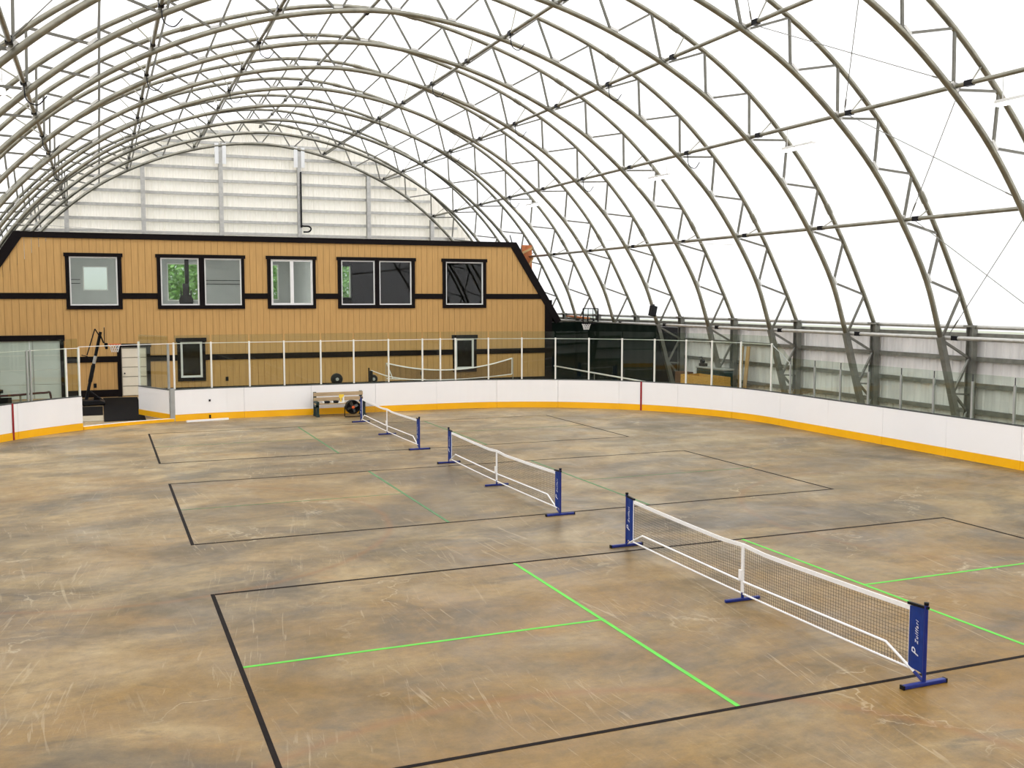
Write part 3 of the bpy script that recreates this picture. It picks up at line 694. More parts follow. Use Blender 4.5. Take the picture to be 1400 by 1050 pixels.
POSTS_HI = [(20.62, 27.9), (20.41, 29.36), (20.07, 30.6), (19.59, 31.6), (18.92, 32.65), (18.1, 33.62), (17.13, 34.46), (16.06, 35.15), (14.9, 35.67), (13.68, 36.02), (12.41, 36.2), (11.77, 36.2), (11.1, 36.2), (9.82, 36.2), (8.54, 36.2), (7.33, 36.2), (6.04, 36.2), (4.76, 36.2), (3.52, 36.17)]
s_hi = [s_near(*q) for q in POSTS_HI] + [S_G0-0.03]
s_lo = [s_near(20.62, y) for y in (9.2, 10.4, 11.7, 13.0, 14.2, 15.5, 16.8, 18.2, 19.5, 20.8, 22.0, 23.3, 24.5, 25.7, 26.85)]
def post(t, s, h, m_, w=0.027):
    p, d, nn = at(s); c = p+nn*0.055
    return MB().obox((c.x, c.y, (HB+h)/2), d, nn, (0, 0, 1), w, 0.03, (h-HB)/2).build('glass_post', m_, t, bevel=0.006)
def pane(t, s0, s1, h0, h1):
    a, b = at(s0), at(s1); A, Bq = a[0]+a[2]*0.055, b[0]+b[2]*0.055; d = (Bq-A).normalized(); nn = Vector((d.y, -d.x, 0)); A = A+d*0.03; Bq = Bq-d*0.03
    v = []
    for off in (-0.006, 0.006):
        for p, z in ((A, HB+0.03), (Bq, HB+0.03), (Bq, h1), (A, h0)): v.append((p.x+nn.x*off, p.y+nn.y*off, z))
    return MB().add(v, [(0, 1, 2, 3), (7, 6, 5, 4), (0, 4, 5, 1), (1, 5, 6, 2), (2, 6, 7, 3), (3, 7, 4, 0)]).build('glass_pane', M['glass'], t)
for s in s_hi: post(bm_, s, 2.68, M['post'])
for s in s_lo:
    post(bm_, s, 2.04, M['post_grey'], 0.026)
    p, d, nn = at(s); MB().obox((p.x+nn.x*0.055, p.y+nn.y*0.055, 2.13), d, nn, (0, 0, 1), 0.008, 0.012, 0.10).build('post_tip', M['cap'], bm_)
for a, b in zip(s_hi, s_hi[1:]): pane(bm_, a, b, 2.92, 2.92)
for a, b in zip(s_lo, s_lo[1:]): pane(bm_, a, b, 2.24, 2.24)
pane(bm_, s_lo[-1], s_hi[0], 2.24, 2.92)
def rail(t, ss, z, m_):
    pts = [at(s)[0]+at(s)[2]*0.055 for s in ss]
    MB().tube([(p.x, p.y, z) for p in pts], 0.012, 6).build('top_wire', m_, t)
rail(bm_, [lerp(s_hi[0], s_hi[-1], i/60) for i in range(61)], 2.64, M['post'])
pts = [at(lerp(s_lo[-1], s_hi[0], i/4)) for i in range(5)]
MB().tube([(p[0].x+p[2].x*0.055, p[0].y+p[2].y*0.055, lerp(2.05, 2.64, i/4)) for i, p in enumerate(pts)], 0.014, 6).build('top_wire', M['post_grey'], bm_)
s_l = [S_G1+0.04, s_near(-1.0, 34.4), s_near(-1.96, 33.55), s_near(-3.3, 31.7), s_near(-4.1, 29.8), s_near(-4.4, 28.0)]
for i, s in enumerate(s_l): post(bl_, s, 2.62, M['post'] if i < 2 else M['post_grey'])
post(bl_, s_l[2]+0.12, 2.62, M['post_grey'])
for a, b in zip(s_l, s_l[1:]): pane(bl_, a, b, 2.90, 2.90)
rail(bl_, [lerp(s_l[0], s_l[-1], i/16) for i in range(17)], 2.60, M['post'])
rail(bl_, [lerp(S_G0-0.03, s_l[0], i/10) for i in range(11)], 2.64, M['post'])
# gate threshold
th = thing('gate_threshold', (0.8, 35.6, 0), 'low yellow threshold strip across the open rink gate', 'threshold')
sweep(S_G0+0.02, S_G1-0.02, -0.01, 0.10, 0.0, 0.10).build('strip', M['yellow'], th)
sweep(S_G0+0.02, S_G1-0.02, -0.012, 0.11, 0.101, 0.110).build('top_edge', M['board'], th)
# hinge jamb and open gate leaf
jp, jd, jn = at(S_G0+0.06)
gt = thing('rink_gate', (jp.x, jp.y, 0), 'open white rink gate leaf with glass swung back beside the mats', 'gate')
MB().obox((jp.x+jn.x*0.06, jp.y+jn.y*0.06, 0.56), jd, jn, (0, 0, 1), 0.07, 0.07, 0.56).build('jamb', M['post_grey'], gt)
A = Vector((jp.x-0.08, jp.y+0.14, 0)); Bq = Vector((1.22, 38.15, 0)); d = (Bq-A).normalized(); nn = Vector((-d.y, d.x, 0)); ln = (Bq-A).length
c = (A+Bq)/2
MB().obox((c.x, c.y, 0.655), d, nn, (0, 0, 1), ln/2, 0.045, 0.405).build('gate_panel', M['board'], gt)
MB().obox((c.x, c.y, 0.155), d, nn, (0, 0, 1), ln/2, 0.055, 0.095).build('kick_plate', M['yellow'], gt)
MB().obox((c.x, c.y, 1.075), d, nn, (0, 0, 1), ln/2, 0.055, 0.015).build('cap_rail', M['cap'], gt)
for f in (0.02, 0.985):
    q = A.lerp(Bq, f); MB().obox((q.x, q.y, 1.87), d, nn, (0, 0, 1), 0.035, 0.03, 0.78).build('glass_post', M['post_grey'] if f < 0.5 else M['post'], gt)
MB().obox((c.x, c.y, 2.0), d, nn, (0, 0, 1), ln/2-0.05, 0.006, 0.90).build('glass_pane', M['glass'], gt)
# gate latch bits on the fixed boards
for z, h in ((0.63, 0.05), (0.10, 0.04), (0.04, 0.03)):
    p, d, nn = at(s_near(3.45, 36.15)); MB().obox((p.x-nn.x*0.02, p.y-nn.y*0.02, z+0.03), d, nn, (0, 0, 1), 0.03, 0.012, h/2+0.01).build('latch', M['black'], bm_)
tag(MB().obox((3.3, 35.72, 0.03), (1.38, 0.30, 0), (-0.30, 1.38, 0), (0, 0, 1), 0.72, 0.04, 0.03).build('white_batten', M['board']), 'white batten lying on the floor below the gate latch', 'batten')

# ------------------------------------------------------------------ court tape
def tape(t, name, a, b, m_, w=0.05, lab=None):
    a, b = Vector(a), Vector(b); d = (b-a).normalized(); s = Vector((-d.y, d.x))
    c = (a+b)/2
    o = MB().obox((c.x, c.y, 0.0015), (d.x, d.y, 0), (s.x, s.y, 0), (0, 0, 1), (b-a).length/2, w/2, 0.0015).build(name, m_, t)
    if lab: o['label'] = lab
    return o
HL, CW, KT = 6.705, 6.10, 2.134
for (cx, cy, gm, lab) in ((8.05, 14.49, M['greentape'], 'taped pickleball court with bright green lines, nearest the viewer'), (8.035, 23.73, M['greentape_worn'], 'taped pickleball court with faded green lines, middle of three'), (7.99, 32.9, M['greentape_worn'], 'taped pickleball court beside the bench, farthest of three')):
    t = thing('court_lines', (cx, cy-CW/2, 0), lab, 'court lines', 'pickleball courts taped on the floor')
    for sx in (-1, 1):
        tape(t, 'baseline', (cx+sx*HL, cy-CW-0.025), (cx+sx*HL, cy+0.025), M['blacktape'], 0.055, 'black tape')
        tape(t, 'kitchen_line', (cx+sx*KT, cy-CW+0.03), (cx+sx*KT, cy-0.03), gm, 0.055, 'green tape')
        tape(t, 'center_line', (cx+sx*(KT+0.03), cy-CW/2), (cx+sx*(HL-0.03), cy-CW/2), gm, 0.05 if gm == M['greentape'] else 0.03, 'green tape')
    for sy in (0, -CW):
        tape(t, 'sideline', (cx-HL+0.03, cy+sy), (cx+HL-0.03, cy+sy), M['blacktape'], 0.055, 'black tape')

# ------------------------------------------------------------------ portable nets
def make_net(X, ya, yb, label):
    """ya = near post, yb = far post"""
    ym = (ya+yb)/2; t = thing('pickleball_net', (X, ym, 0), label, 'net', 'portable pickleball nets')
    top = lambda y: 0.775 + 0.055*abs((y-ym)/((yb-ya)/2))**1.6 + (0.03*max(0, 1-abs(y-ym)/0.5))
    bot = lambda y: 0.10 + 0.03*abs((y-ym)/((yb-ya)/2))**2
    for y, s in ((ya, 1), (yb, -1)):
        p = MB().tube([(X, y, 0.03), (X, y, 0.895)], 0.021, 10).build('post', M['blue'], t)
        MB().lathe((X, y, 0.885), (0, 0, 1), [(0.026, 0), (0.026, 0.03), (0, 0.035)], 10).build('post_cap', M['black'], p)
        bs = MB().box(X-0.30, X+0.30, y-0.028, y+0.028, 0.002, 0.045).build('base_foot', M['blue'], t, bevel=0.008)
        MB().box(X-0.305, X-0.285, y-0.030, y+0.030, 0.001, 0.047).box(X+0.285, X+0.305, y-0.030, y+0.030, 0.001, 0.047).build('end_cap', M['black'], bs)
        sl = MB()
        n_ = 8; vs = []
        for i in range(n_+1):
            f = i/n_; yy = y+s*(0.018+0.21*f); x_ = 0.006*math.sin(f*7)
            zb = 0.125+0.0*f + (0.03*f if s > 0 else 0.0); zt = 0.850-0.03*f
            vs += [(X-0.012+x_, yy, zb), (X-0.012+x_, yy, zt), (X+0.012+x_, yy, zt), (X+0.012+x_, yy, zb)]
        fs = [(0, 1, 2, 3), (n_*4+3, n_*4+2, n_*4+1, n_*4)] + [(i*4+j, i*4+(j+1) % 4, (i+1)*4+(j+1) % 4, (i+1)*4+j) for i in range(n_) for j in range(4)]
        sleeve = sl.add(vs, fs).build('sleeve', M['bluecloth'], t)
        # logo and lettering reading upwards on the face towards the viewer
        off = t.location
        for nm, txt, size, z, dy in (('lettering', 'Zulffari', 0.062, 0.43, -0.005), ('logo', 'P', 0.14, 0.29, 0.012)):
            cu = bpy.data.curves.new(nm, 'FONT'); cu.body = txt; cu.size = size; cu.shear = 0.35; cu.space_character = 1.35; cu.extrude = 0.001; cu.align_x = 'LEFT'; cu.align_y = 'CENTER'
            tmp = bpy.data.objects.new('tmp', cu); me = bpy.data.meshes.new_from_object(tmp); bpy.data.objects.remove(tmp); bpy.data.curves.remove(cu)
            me.name = nm; me.materials.clear(); me.materials.append(M['print']); o = link_mesh(nm, me, sleeve)
            yc = y+s*0.105+dy*0.9
            # letters run upwards, facing -X
            o.matrix_local = Matrix(((0, 0, -1, X-0.021-off.x), (0, 1, 0, yc-off.y), (1, 0, 0, z-off.z), (0, 0, 0, 1)))
        MB().obox((X, y+s*0.115, 0.852), (0, s, -0.06), (1, 0, 0), (0, 0.06*s, 1), 0.145, 0.016, 0.014).build('tension_arm', M['black'], t)
    y0, y1 = ya+0.225, yb-0.225
    N_ = 40; ysq = [lerp(y0, y1, i/N_) for i in range(N_+1)]
    tp = MB(); vs = []
    for y in ysq: vs += [(X-0.006, y, top(y)-0.055), (X+0.006, y, top(y)-0.055), (X+0.006, y, top(y)), (X-0.006, y, top(y))]
    tp.add(vs, [(0, 1, 2, 3), (N_*4+3, N_*4+2, N_*4+1, N_*4)] + [(i*4+j, i*4+(j+1) % 4, (i+1)*4+(j+1) % 4, (i+1)*4+j) for i in range(N_) for j in range(4)])
    tp.build('top_band', M['white_tape'], t)
    MB().tube([(X, y, bot(y)) for y in ysq], 0.013, 6).build('bottom_band', M['white_tape'], t)
    for y, s in ((ya+0.23, 1), (yb-0.23, -1)): MB().tube([(X, y, bot(y)), (X, y, top(y)-0.03)], 0.008, 6).build('side_band', M['white_tape'], t)
    # knotted mesh
    nm_ = MB(); r = 0.0019
    nv = int((y1-y0)/0.046)
    for i in range(nv+1):
        y = lerp(y0, y1, i/nv); nm_.tube([(X, y, bot(y)), (X, y, top(y)-0.05)], r, 3, False)
    for j in range(1, 16):
        f = j/16; nm_.tube([(X, y, lerp(bot(y), top(y)-0.05, f)) for y in ysq[::2]], r, 3, False)
    tag(nm_.build('mesh', M['netcord'], t), kind='stuff')
    # white frame tube
    fr = [(X, ya+0.02, 0.05), (X-0.012, ya+0.57, 0.31), (X-0.012, ym-0.04, 0.275)], [(X-0.012, ym+0.04, 0.275), (X-0.012, yb-0.56, 0.30), (X, yb-0.02, 0.05)]
    for q in fr:
        MB().tube(q, 0.015, 8).build('frame_tube', M['white_tape'], t)
    MB().tube([(X, ya+0.02, 0.05), (X-0.003, ya+0.14, 0.108)], 0.019, 8).build('frame_socket', M['blue'], t)
    MB().tube([(X, yb-0.02, 0.05), (X-0.003, yb-0.10, 0.10)], 0.018, 8).build('frame_socket', M['blue'], t)
    # centre strap and stand
    MB().box(X-0.014, X+0.006, ym-0.028, ym+0.028, 0.12, top(ym)-0.01).build('center_strap', M['white_tape'], t)
    MB().tube([(X, ym, 0.30), (X, ym, 0.12)], 0.022, 8).obox((X-0.02, ym+0.03, 0.36), (0, 1, 0), (1, 0, 0), (0, 0, 1), 0.03, 0.012, 0.07).build('strap_tail', M['white_tape'], t)
    st = MB().tube([(X, ym, 0.02), (X, ym, 0.13)], 0.021, 10).build('center_post', M['blue'], t)
    MB().box(X-0.28, X+0.28, ym-0.024, ym+0.024, 0.002, 0.042).build('base_foot', M['blue'], t, bevel=0.008)
    return t
make_net(8.085, 8.13, 14.78, 'blue and white portable pickleball net on the court nearest the viewer')
make_net(8.08, 17.42, 24.14, 'blue and white portable pickleball net on the middle court')
make_net(8.06, 26.62, 33.40, 'blue and white portable pickleball net on the farthest court beside the bench')

# badminton net behind the end boards
bn = thing('badminton_net', (13.5, 40, 0), 'sagging brown net with white edge tape standing behind the end glass', 'net')
tz = lambda x: 1.20 + 0.40*((x-13.35)/2.8)**2; bz = lambda x: 0.80 + 0.14*((x-13.35)/2.8)**2
xs = [10.75+5.5*i/24 for i in range(25)]
MB().tube([(x, 40, tz(x)) for x in xs], 0.028, 6).build('top_tape', M['white_tape'], bn)
MB().tube([(x, 40, bz(x)) for x in xs], 0.018, 6).build('bottom_tape', M['white_tape'], bn)
MB().tube([(16.25, 40, bz(16.25)), (16.25, 40, tz(16.25))], 0.02, 6).build('side_tape', M['white_tape'], bn)
MB().tube([(10.75, 40, tz(10.75)), (11.0, 40, bz(11.0))], 0.02, 6).build('side_tape', M['white_tape'], bn)
mm = MB()
for i in range(150): x = 10.9+5.3*i/149; mm.tube([(x, 40, bz(x)), (x, 40, tz(x))], 0.005, 3, False)
for j in range(1, 24): mm.tube([(x, 40, lerp(bz(x), tz(x), j/24)) for x in xs], 0.004, 3, False)
tag(mm.build('mesh', mat('brown_net_cord', srgb(50, 30, 18), 0.8), bn), kind='stuff')
for x in (10.72, 16.30):
    MB().tube([(x, 40, 0.0), (x, 40, tz(x)+0.02)], 0.012, 6).box(x-0.06, x+0.06, 39.75, 40.25, 0, 0.03).build('pole', M['post_grey'], bn)
fn = thing('folded_net', (10.0, 39.4, 0), 'partly folded net with dark post and white sagging tape behind the bench boards', 'net')
MB().tube([(9.86, 39.4, 0), (9.86, 39.4, 1.42)], 0.03, 8).box(9.78, 9.94, 39.1, 39.7, 0, 0.04).build('post', M['blacksteel'], fn)
MB().obox((9.95, 39.4, 1.0), (1, 0, 0), (0, 1, 0), (0, 0, 1), 0.06, 0.02, 0.30).build('sleeve', M['blacksteel'], fn)
MB().tube(catmull([(9.95, 39.4, 1.31), (10.5, 39.4, 1.10), (11.0, 39.4, 0.98), (11.6, 39.4, 0.90), (12.2, 39.4, 0.88)], 4), 0.022, 6).build('top_tape', M['white_tape'], fn)
def pedestal_fan(x, y, z, r, label):
    t = thing('pedestal_fan', (x, y, 0), label, 'fan', 'round fans behind the boards')
    MB().lathe((x, y, 0), (0, 0, 1), [(0.22, 0), (0.22, 0.03), (0.03, 0.06), (0.025, z-0.1), (0, z-0.1)], 14).build('stand', M['black'], t)
    MB().lathe((x, y+0.1, z), (0, -1, 0), [(0, 0), (r*0.8, 0.02), (r, 0.08), (r, 0.16), (r*0.85, 0.22), (r*0.3, 0.24), (0, 0.24)], 20).build('cage', M['black'], t, smooth=True)
    MB().lathe((x, y-0.145, z), (0, -1, 0), [(0.07, 0), (0.06, 0.02), (0, 0.025)], 12).build('hub', M['post_grey'], t)
pedestal_fan(9.12, 42.0, 0.80, 0.25, 'round black fan showing over the boards above the bench')
pedestal_fan(10.68, 42.0, 0.76, 0.19, 'dark round fan beside the folded net post behind glass')

# ------------------------------------------------------------------ bench, fan and small things at the end boards
bt = thing('park_bench', (7.85, 35.6, 0), 'slatted tan bench with dark green ends against the boards', 'bench')
for x in (7.0, 8.66):
    e_ = MB()
    e_.box(x-0.05, x+0.05, 35.84, 35.94, 0, 0.80).lathe((x-0.05, 35.89, 0.80), (1, 0, 0), [(0.05, 0), (0.05, 0.10)], 14)
    e_.box(x-0.05, x+0.05, 35.38, 35.48, 0, 0.48).box(x-0.05, x+0.05, 35.38, 35.90, 0.34, 0.42).box(x-0.05, x+0.05, 35.34, 35.90, 0.48, 0.54)
    e_.box(x-0.06, x+0.06, 35.33, 35.53, 0, 0.05).box(x-0.06, x+0.06, 35.80, 35.98, 0, 0.05)
    e_.build('end_support', M['benchgreen'], bt)
for z0 in (0.52, 0.70): MB().box(6.94, 8.72, 35.80, 35.835, z0, z0+0.13).build('back_slat', M['slat'], bt)
for y0 in (35.40, 35.54, 35.68): MB().box(6.94, 8.72, y0, y0+0.12, 0.425, 0.46).build('seat_slat', M['slat'], bt)
def paddle(x, label):
    t = thing('paddle', (x, 35.5, 0.461), label, 'paddle', 'dark paddles on the bench')
    MB().lathe((x+0.16, 35.55, 0.462), (0, 0, 1), [(0, 0), (0.10, 0.005), (0.115, 0.04), (0.10, 0.085), (0, 0.10)], 16).build('blade', M['black'], t)
    MB().tube([(x, 35.52, 0.50), (x+0.07, 35.53, 0.50)], 0.032, 8).build('handle_end', M['vinyl'], t)
paddle(7.20, 'dark paddle with white end on the bench, beside the green end'); paddle(7.52, 'dark paddle with white end on the bench, beside the white holder')
hd = thing('paper_holder', (7.86, 35.55, 0.461), 'white holder with yellow sheet standing on the bench seat', 'holder')
MB().box(7.72, 7.98, 35.48, 35.62, 0.462, 0.50).box(7.93, 7.98, 35.53, 35.57, 0.50, 0.68).build('stand', M['vinyl'], hd)
MB().box(7.80, 7.97, 35.54, 35.56, 0.64, 0.76).box(7.84, 7.88, 35.54, 35.56, 0.50, 0.64).build('sheet', M['paper'], hd)
ft = thing('drum_fan', (8.15, 34.95, 0), 'black drum floor fan with orange hub in front of the bench', 'fan')
fc = (8.15, 35.0, 0.36)
MB().lathe((8.15, 35.12, 0.36), (0, -1, 0), [(0.20, 0), (0.245, 0.01), (0.25, 0.12), (0.245, 0.25), (0.225, 0.25), (0.22, 0.03), (0, 0.03)], 26).build('drum', M['black'], ft, smooth=False)
g = MB()
for r in (0.06, 0.10, 0.14, 0.18, 0.22): g.tube([(8.15+r*math.cos(2*PI*i/24), 34.86, 0.36+r*math.sin(2*PI*i/24)) for i in range(25)], 0.004, 4, False)
for i in range(12): a = 2*PI*i/12; g.tube([(8.15+0.04*math.cos(a), 34.86, 0.36+0.04*math.sin(a)), (8.15+0.24*math.cos(a), 34.865, 0.36+0.24*math.sin(a))], 0.004, 4, False)
g.build('grille', M['blacksteel'], ft)
for i in range(4):
    a = 2*PI*i/4+0.4; c_, s_ = math.cos(a), math.sin(a)
    MB().obox((8.15+0.12*c_, 34.95, 0.36+0.12*s_), (c_, 0.0, s_), (-s_*0.8, 0.5, c_*0.8), (0.4*s_, 0.8, -0.4*c_), 0.08, 0.05, 0.004).build('blade', M['steel_dark'], ft)
MB().lathe((8.15, 34.87, 0.36), (0, -1, 0), [(0.055, 0), (0.05, 0.02), (0, 0.025)], 16).build('hub', M['orange'], ft)
MB().tube([(7.88, 35.0, 0.40), (7.87, 35.0, 0.04), (7.87, 34.85, 0.03)], 0.016, 8).tube([(8.42, 35.0, 0.40), (8.43, 35.0, 0.04), (8.43, 34.85, 0.03)], 0.016, 8).tube([(7.87, 34.9, 0.03), (8.43, 34.9, 0.03)], 0.016, 8).build('stand', M['blacksteel'], ft)

# ------------------------------------------------------------------ gateway: mats, hoop, planks
tag(MB().box(0.02, 1.36, 36.75, 45.5, 0.001, 0.02).build('rubber_mat', M['rubber']), 'long black rubber mat leading from the gate to the white door', 'mat', 'black mats in the gateway')
tag(MB().box(-2.6, -0.01, 38.9, 42.0, 0.001, 0.02).build('rubber_mat', M['rubber']), 'black rubber mat in front of the portable hoop base', 'mat', 'black mats in the gateway')
tag(MB().box(-0.75, 0.0, 36.9, 38.6, 0.001, 0.03).build('plywood_sheet', mat('pale_board', srgb(176, 164, 140), 0.7)), 'pale plywood sheet lying on the floor inside the gate', 'board')
hp = thing('portable_hoop', (-0.45, 43.0, 0), 'black portable basketball hoop with wheeled base behind the gate', 'basketball hoop')
MB().prism([(-1.05, 0.03), (-1.0, 0.20), (-0.1, 0.22), (0.08, 0.12), (0.08, 0.03)], 'y', 42.4, 43.5).build('base', M['black'], hp, bevel=0.03)
MB().tube([(-0.60, 43.0, 0.20), (0.0, 43.0, 2.86)], 0.06, 10).build('mast', M['blacksteel'], hp)
MB().tube([(-0.44, 43.0, 0.90), (-0.30, 43.0, 1.55)], 0.078, 10).build('mast_sleeve', M['blacksteel'], hp)
MB().tube([(-0.28, 42.97, 1.62), (-0.21, 42.97, 1.92)], 0.064, 8).build('mast_band', M['steel_light'], hp)
MB().tube([(-0.55, 43.0, 0.62), (0.03, 43.0, 0.12)], 0.03, 8).tube([(-0.2, 43.0, 0.3), (-0.05, 43.0, 0.2)], 0.04, 8).build('brace', M['blacksteel'], hp)
for y in (42.6, 43.3):
    MB().lathe((-0.22, y, 0.19), (0, 1, 0), [(0, 0), (0.12, 0), (0.12, 0.06), (0, 0.06)], 16).build('wheel', M['rubber'], hp)
for y in (42.9, 43.1):
    MB().tube([(-0.20, y, 2.98), (-0.52, y, 1.95)], 0.022, 6).tube([(-0.20, y, 2.98), (0.0, y, 2.62)], 0.022, 6).build('lift_arm', M['blacksteel'], hp)
    MB().tube([(-0.03, y, 2.80), (0.10, y, 2.42)], 0.026, 6).build('support_arm', M['blacksteel'], hp)
MB().tube([(-0.72, 43.0, 1.96), (-0.5, 43.0, 1.90), (-0.44, 43.0, 1.78)], 0.018, 6).build('crank_handle', M['blacksteel'], hp)
MB().box(0.12, 0.15, 42.45, 43.55, 2.28, 3.04).build('backboard', M['blacksteel'], hp)
MB().box(0.15, 0.25, 42.9, 43.1, 2.18, 2.42).build('rim_bracket', M['blacksteel'], hp)
rim = lambda c, r, z, n_=20: [(c[0]+r*math.cos(2*PI*i/n_), c[1]+r*math.sin(2*PI*i/n_), z) for i in range(n_+1)]
MB().tube(rim((0.50, 43.0), 0.23, 2.36), 0.014, 6, False).build('rim', M['orange'], hp)
def hoop_net(c, z, h, parent, m_):
    g = MB()
    for i in range(12):
        for s in (-1, 1):
            a0 = 2*PI*i/12; pts = []
            for q in range(5):
                f = q/4; r = lerp(0.22, 0.12, f**0.7); a = a0+s*f*0.8; pts.append((c[0]+r*math.cos(a), c[1]+r*math.sin(a), z-h*f))
            g.tube(pts, 0.008, 4, False)
    tag(g.build('hoop_net', m_, parent), kind='stuff')
hoop_net((0.50, 43.0), 2.35, 0.30, hp, M['white_tape'])
# dark red pipe rail and items behind the left boards
pr_ = thing('pipe_rail', (-2.2, 34.9, 0), 'dark red bent pipe rail behind the left boards', 'rail')
MB().tube(catmull([(-3.75, 34.4, 0), (-3.75, 34.4, 1.10), (-3.55, 34.4, 1.17), (-2.5, 34.45, 1.20), (-1.68, 34.5, 1.24), (-1.50, 34.5, 1.14), (-1.48, 34.5, 0)], 5), 0.035, 8).build('pipe', M['rust'], pr_, smooth=True)
MB().tube([(-2.35, 34.45, 0), (-2.35, 34.45, 1.18)], 0.03, 8).build('stanchion', M['steel_dark'], pr_)
MB().box(-3.4, -2.6, 34.55, 34.60, 0.8, 1.12).box(-3.4, -2.6, 34.55, 34.60, 0.2, 0.5).build('mesh_basket', M['blacksteel'], pr_)
ht = thing('stick_rack', (-4.0, 36.8, 0), 'dark upright handle leaning behind the leftmost glass', 'pole')
MB().tube([(-2.92, 34.9, 0.0), (-2.98, 34.9, 1.55), (-2.95, 34.9, 1.95)], 0.035, 8).build('handle', M['blacksteel'], ht)
MB().lathe((-2.93, 34.9, 1.22), (0, 0, 1), [(0, 0), (0.08, 0.02), (0.08, 0.12), (0, 0.14)], 10).build('grip', M['blacksteel'], ht)

# ------------------------------------------------------------------ right side: curtain, hoop, speaker, crates
ct = thing('green_curtain', (22.15, 42.1, 0), 'dark green tarp curtain hung beside the tan building', 'curtain')
cv = MB(); vs = []; NY = 60
for i in range(NY+1):
    y = lerp(38.0, 46.0, i/NY); xo = 22.12+0.025*math.sin(i*1.1)+0.012*math.sin(i*2.7)
    vs += [(xo, y, 0.02), (xo+0.01, y, 1.5), (22.14, y, 3.02)]
cv.add(vs, [(i*3+j, i*3+j+1, (i+1)*3+j+1, (i+1)*3+j) for i in range(NY) for j in range(2)])
cv.build('tarp', M['curtain'], ct, smooth=True)
MB().box(20.85, 22.15, 46.0, 46.03, 0, 3.0).build('return_panel', M['curtain'], ct)
MB().tube([(22.15, 37.95, 3.04), (22.15, 46.1, 3.04)], 0.03, 6).build('top_rail', M['steel_dark'], ct)
wr_ = thing('white_rail', (20.95, 41, 0), 'thin white rail running low in front of the green curtain', 'rail')
MB().tube([(20.95, 45.95, 0.82), (20.95, 36.1, 0.70), (20.95, 35.5, 0.70)], 0.035, 8).build('pipe', M['post'], wr_)
for y in (37.2, 41.5, 45.7): MB().tube([(20.95, y, 0), (20.95, y, lerp(0.71, 0.82, (y-37)/9))], 0.025, 6).build('leg', M['steel_dark'], wr_)
h2 = thing('wall_hoop', (22.0, 44.0, 2.95), 'small framed see-through basketball backboard fixed above the green curtain', 'basketball hoop')
nrm = Vector((-0.8, -0.6, 0)); sd = Vector((0.6, -0.8, 0)); cc = Vector((21.98, 44.0, 3.33))
fm = MB(); wv, hv = 0.40, 0.36
def on(u, v, d_=0): return cc+sd*u+Vector((0, 0, v))+nrm*d_
for a, b in (((-wv, -hv), (wv, -hv)), ((wv, -hv), (wv, hv)), ((wv, hv), (-wv, hv)), ((-wv, hv), (-wv, -hv))): fm.bar(on(*a), on(*b), 0.05, 0.05)
fm.bar(on(-0.13, -hv), on(-0.13, hv), 0.025).bar(on(0.13, -hv), on(0.13, hv), 0.025).bar(on(-wv, 0.0), on(wv, 0.0), 0.025)
fm.bar(on(-0.15, -0.25, 0.02), on(0.15, -0.25, 0.02), 0.03).bar(on(0.15, -0.25, 0.02), on(0.15, 0.02, 0.02), 0.03).bar(on(-0.15, -0.25, 0.02), on(-0.15, 0.02, 0.02), 0.03)
fm.build('backboard_frame', M['blacksteel'], h2)
MB().obox(cc, sd, nrm, (0, 0, 1), wv-0.03, 0.006, hv-0.03).build('backboard_pane', M['window_glass'], h2)
rc = cc+nrm*0.44
MB().tube(rim((rc.x, rc.y), 0.22, 2.97), 0.014, 6, False).bar(cc+Vector((0, 0, -0.36)), cc+nrm*0.08+Vector((0, 0, -0.36)), 0.1, 0.04).build('rim', M['blacksteel'], h2)
hoop_net((rc.x, rc.y), 2.96, 0.28, h2, M['white_tape'])
MB().bar(cc+Vector((0, 0, -0.1))-nrm*0.03, (22.33, 44.3, 3.10), 0.05).build('mount_arm', M['blacksteel'], h2)
sp = thing('loudspeaker', (21.85, 38.0, 3.4), 'black loudspeaker bracketed on the arch truss above the rink corner', 'loudspeaker')
ax = Vector((0.92, 0.1, -0.22)).normalized(); az = Vector((0.25, 0.05, 0.97)); ay = az.cross(ax).normalized(); az = ax.cross(ay)
MB().obox((21.93, 37.95, 3.64), ax, ay, az, 0.13, 0.12, 0.22).build('cabinet', M['black'], sp, bevel=0.02)
MB().obox(Vector((21.93, 37.95, 3.64))-ay*0.122*(1 if ay.y > 0 else -1), ax, ay, az, 0.11, 0.006, 0.19).build('grille', M['blacksteel'], sp)
MB().bar((22.0, 38.0, 3.78), (22.10, 38.2, 3.86), 0.10, 0.14).build('bracket', M['blacksteel'], sp)
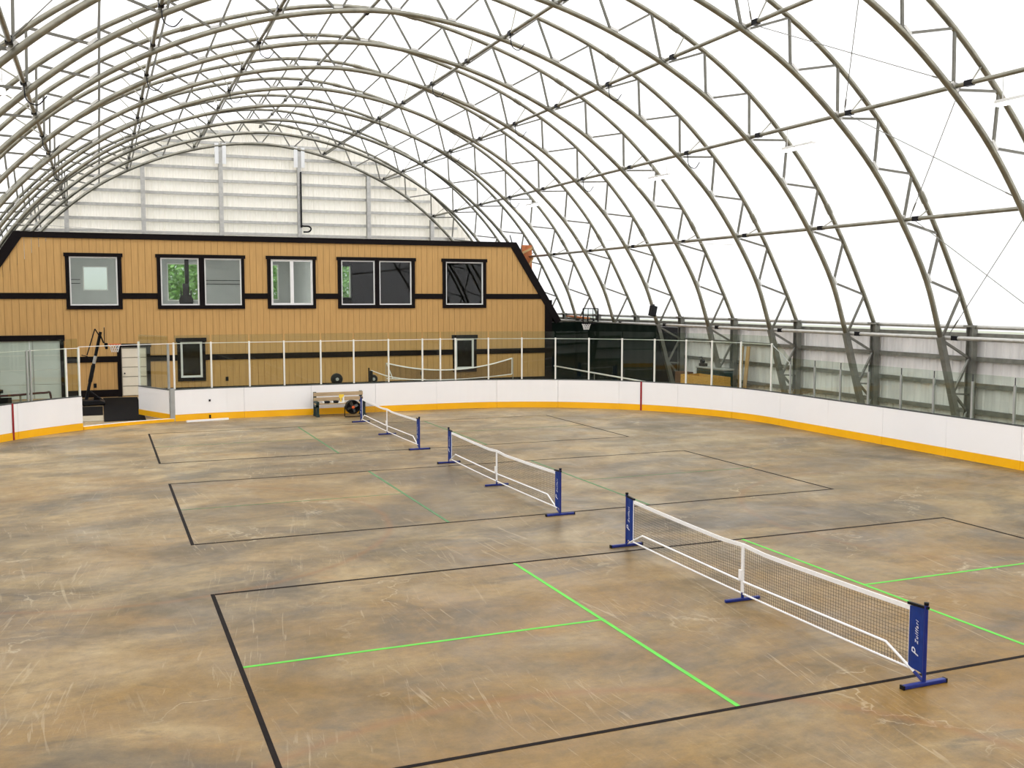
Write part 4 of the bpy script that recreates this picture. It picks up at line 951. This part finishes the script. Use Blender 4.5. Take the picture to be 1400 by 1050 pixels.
bx = thing('strand_board_crate', (21.95, 33.9, 0), 'strand board crate side standing behind the corner boards', 'crate')
MB().box(21.6, 21.63, 32.9, 35.1, 0.0, 1.14).box(22.45, 22.48, 32.9, 35.1, 0.0, 1.14).build('side', M['osb'], bx)
MB().box(21.63, 22.45, 32.9, 32.93, 0.0, 1.14).box(21.63, 22.45, 35.07, 35.1, 0.0, 1.14).build('end', M['osb'], bx)
db = thing('storage_bin', (22.75, 34.3, 0), 'dark storage bin with pale lid behind the strand board crate', 'bin')
MB().box(22.52, 22.95, 33.4, 35.4, 0.0, 1.35).build('body', M['benchgreen'], db, bevel=0.03)
MB().box(22.50, 22.97, 33.36, 35.44, 1.352, 1.42).build('lid', M['post_grey'], db, bevel=0.02)
mc = thing('small_tool', (22.7, 35.3, 1.42), 'small black machine sitting on the storage bin lid', 'tool')
MB().box(22.6, 22.8, 35.0, 35.35, 1.421, 1.55).lathe((22.6, 35.2, 1.62), (1, 0, 0), [(0, 0), (0.09, 0.01), (0.09, 0.15), (0, 0.16)], 12).build('body', M['black'], mc, bevel=0.01)
MB().tube([(22.7, 35.1, 1.55), (22.7, 35.3, 1.80), (22.7, 35.45, 1.78)], 0.02, 6).build('handle', M['blacksteel'], mc)
for i, (y, lab) in enumerate(((33.05, 'pale plank leaning on the side wall girts, nearer of two'), (33.42, 'pale plank leaning on the side wall girts, farther of two'))):
    tag(MB().obox((23.28, y, 1.15), (0.10, 0.06 if i else 0.01, 1), (0, 1, 0), (1, 0, -0.10), 1.16, 0.10, 0.02).build('plank', M['wood']), lab, 'plank', 'planks leaning on the side wall')
tag(MB().box(23.48, 23.52, 38.35, 42.0, 0.02, 2.9).build('dark_tarp', mat('charcoal_tarp', (0.02, 0.02, 0.02, 1), 0.85)), 'charcoal tarp on the side wall behind the green curtain edge', 'tarp')
tag(MB().box(22.55, 22.95, 36.3, 37.1, 0.0, 1.1).build('cardboard_box', M['brown'], bevel=0.01), 'brown box standing behind the glass at the curtain edge', 'box')
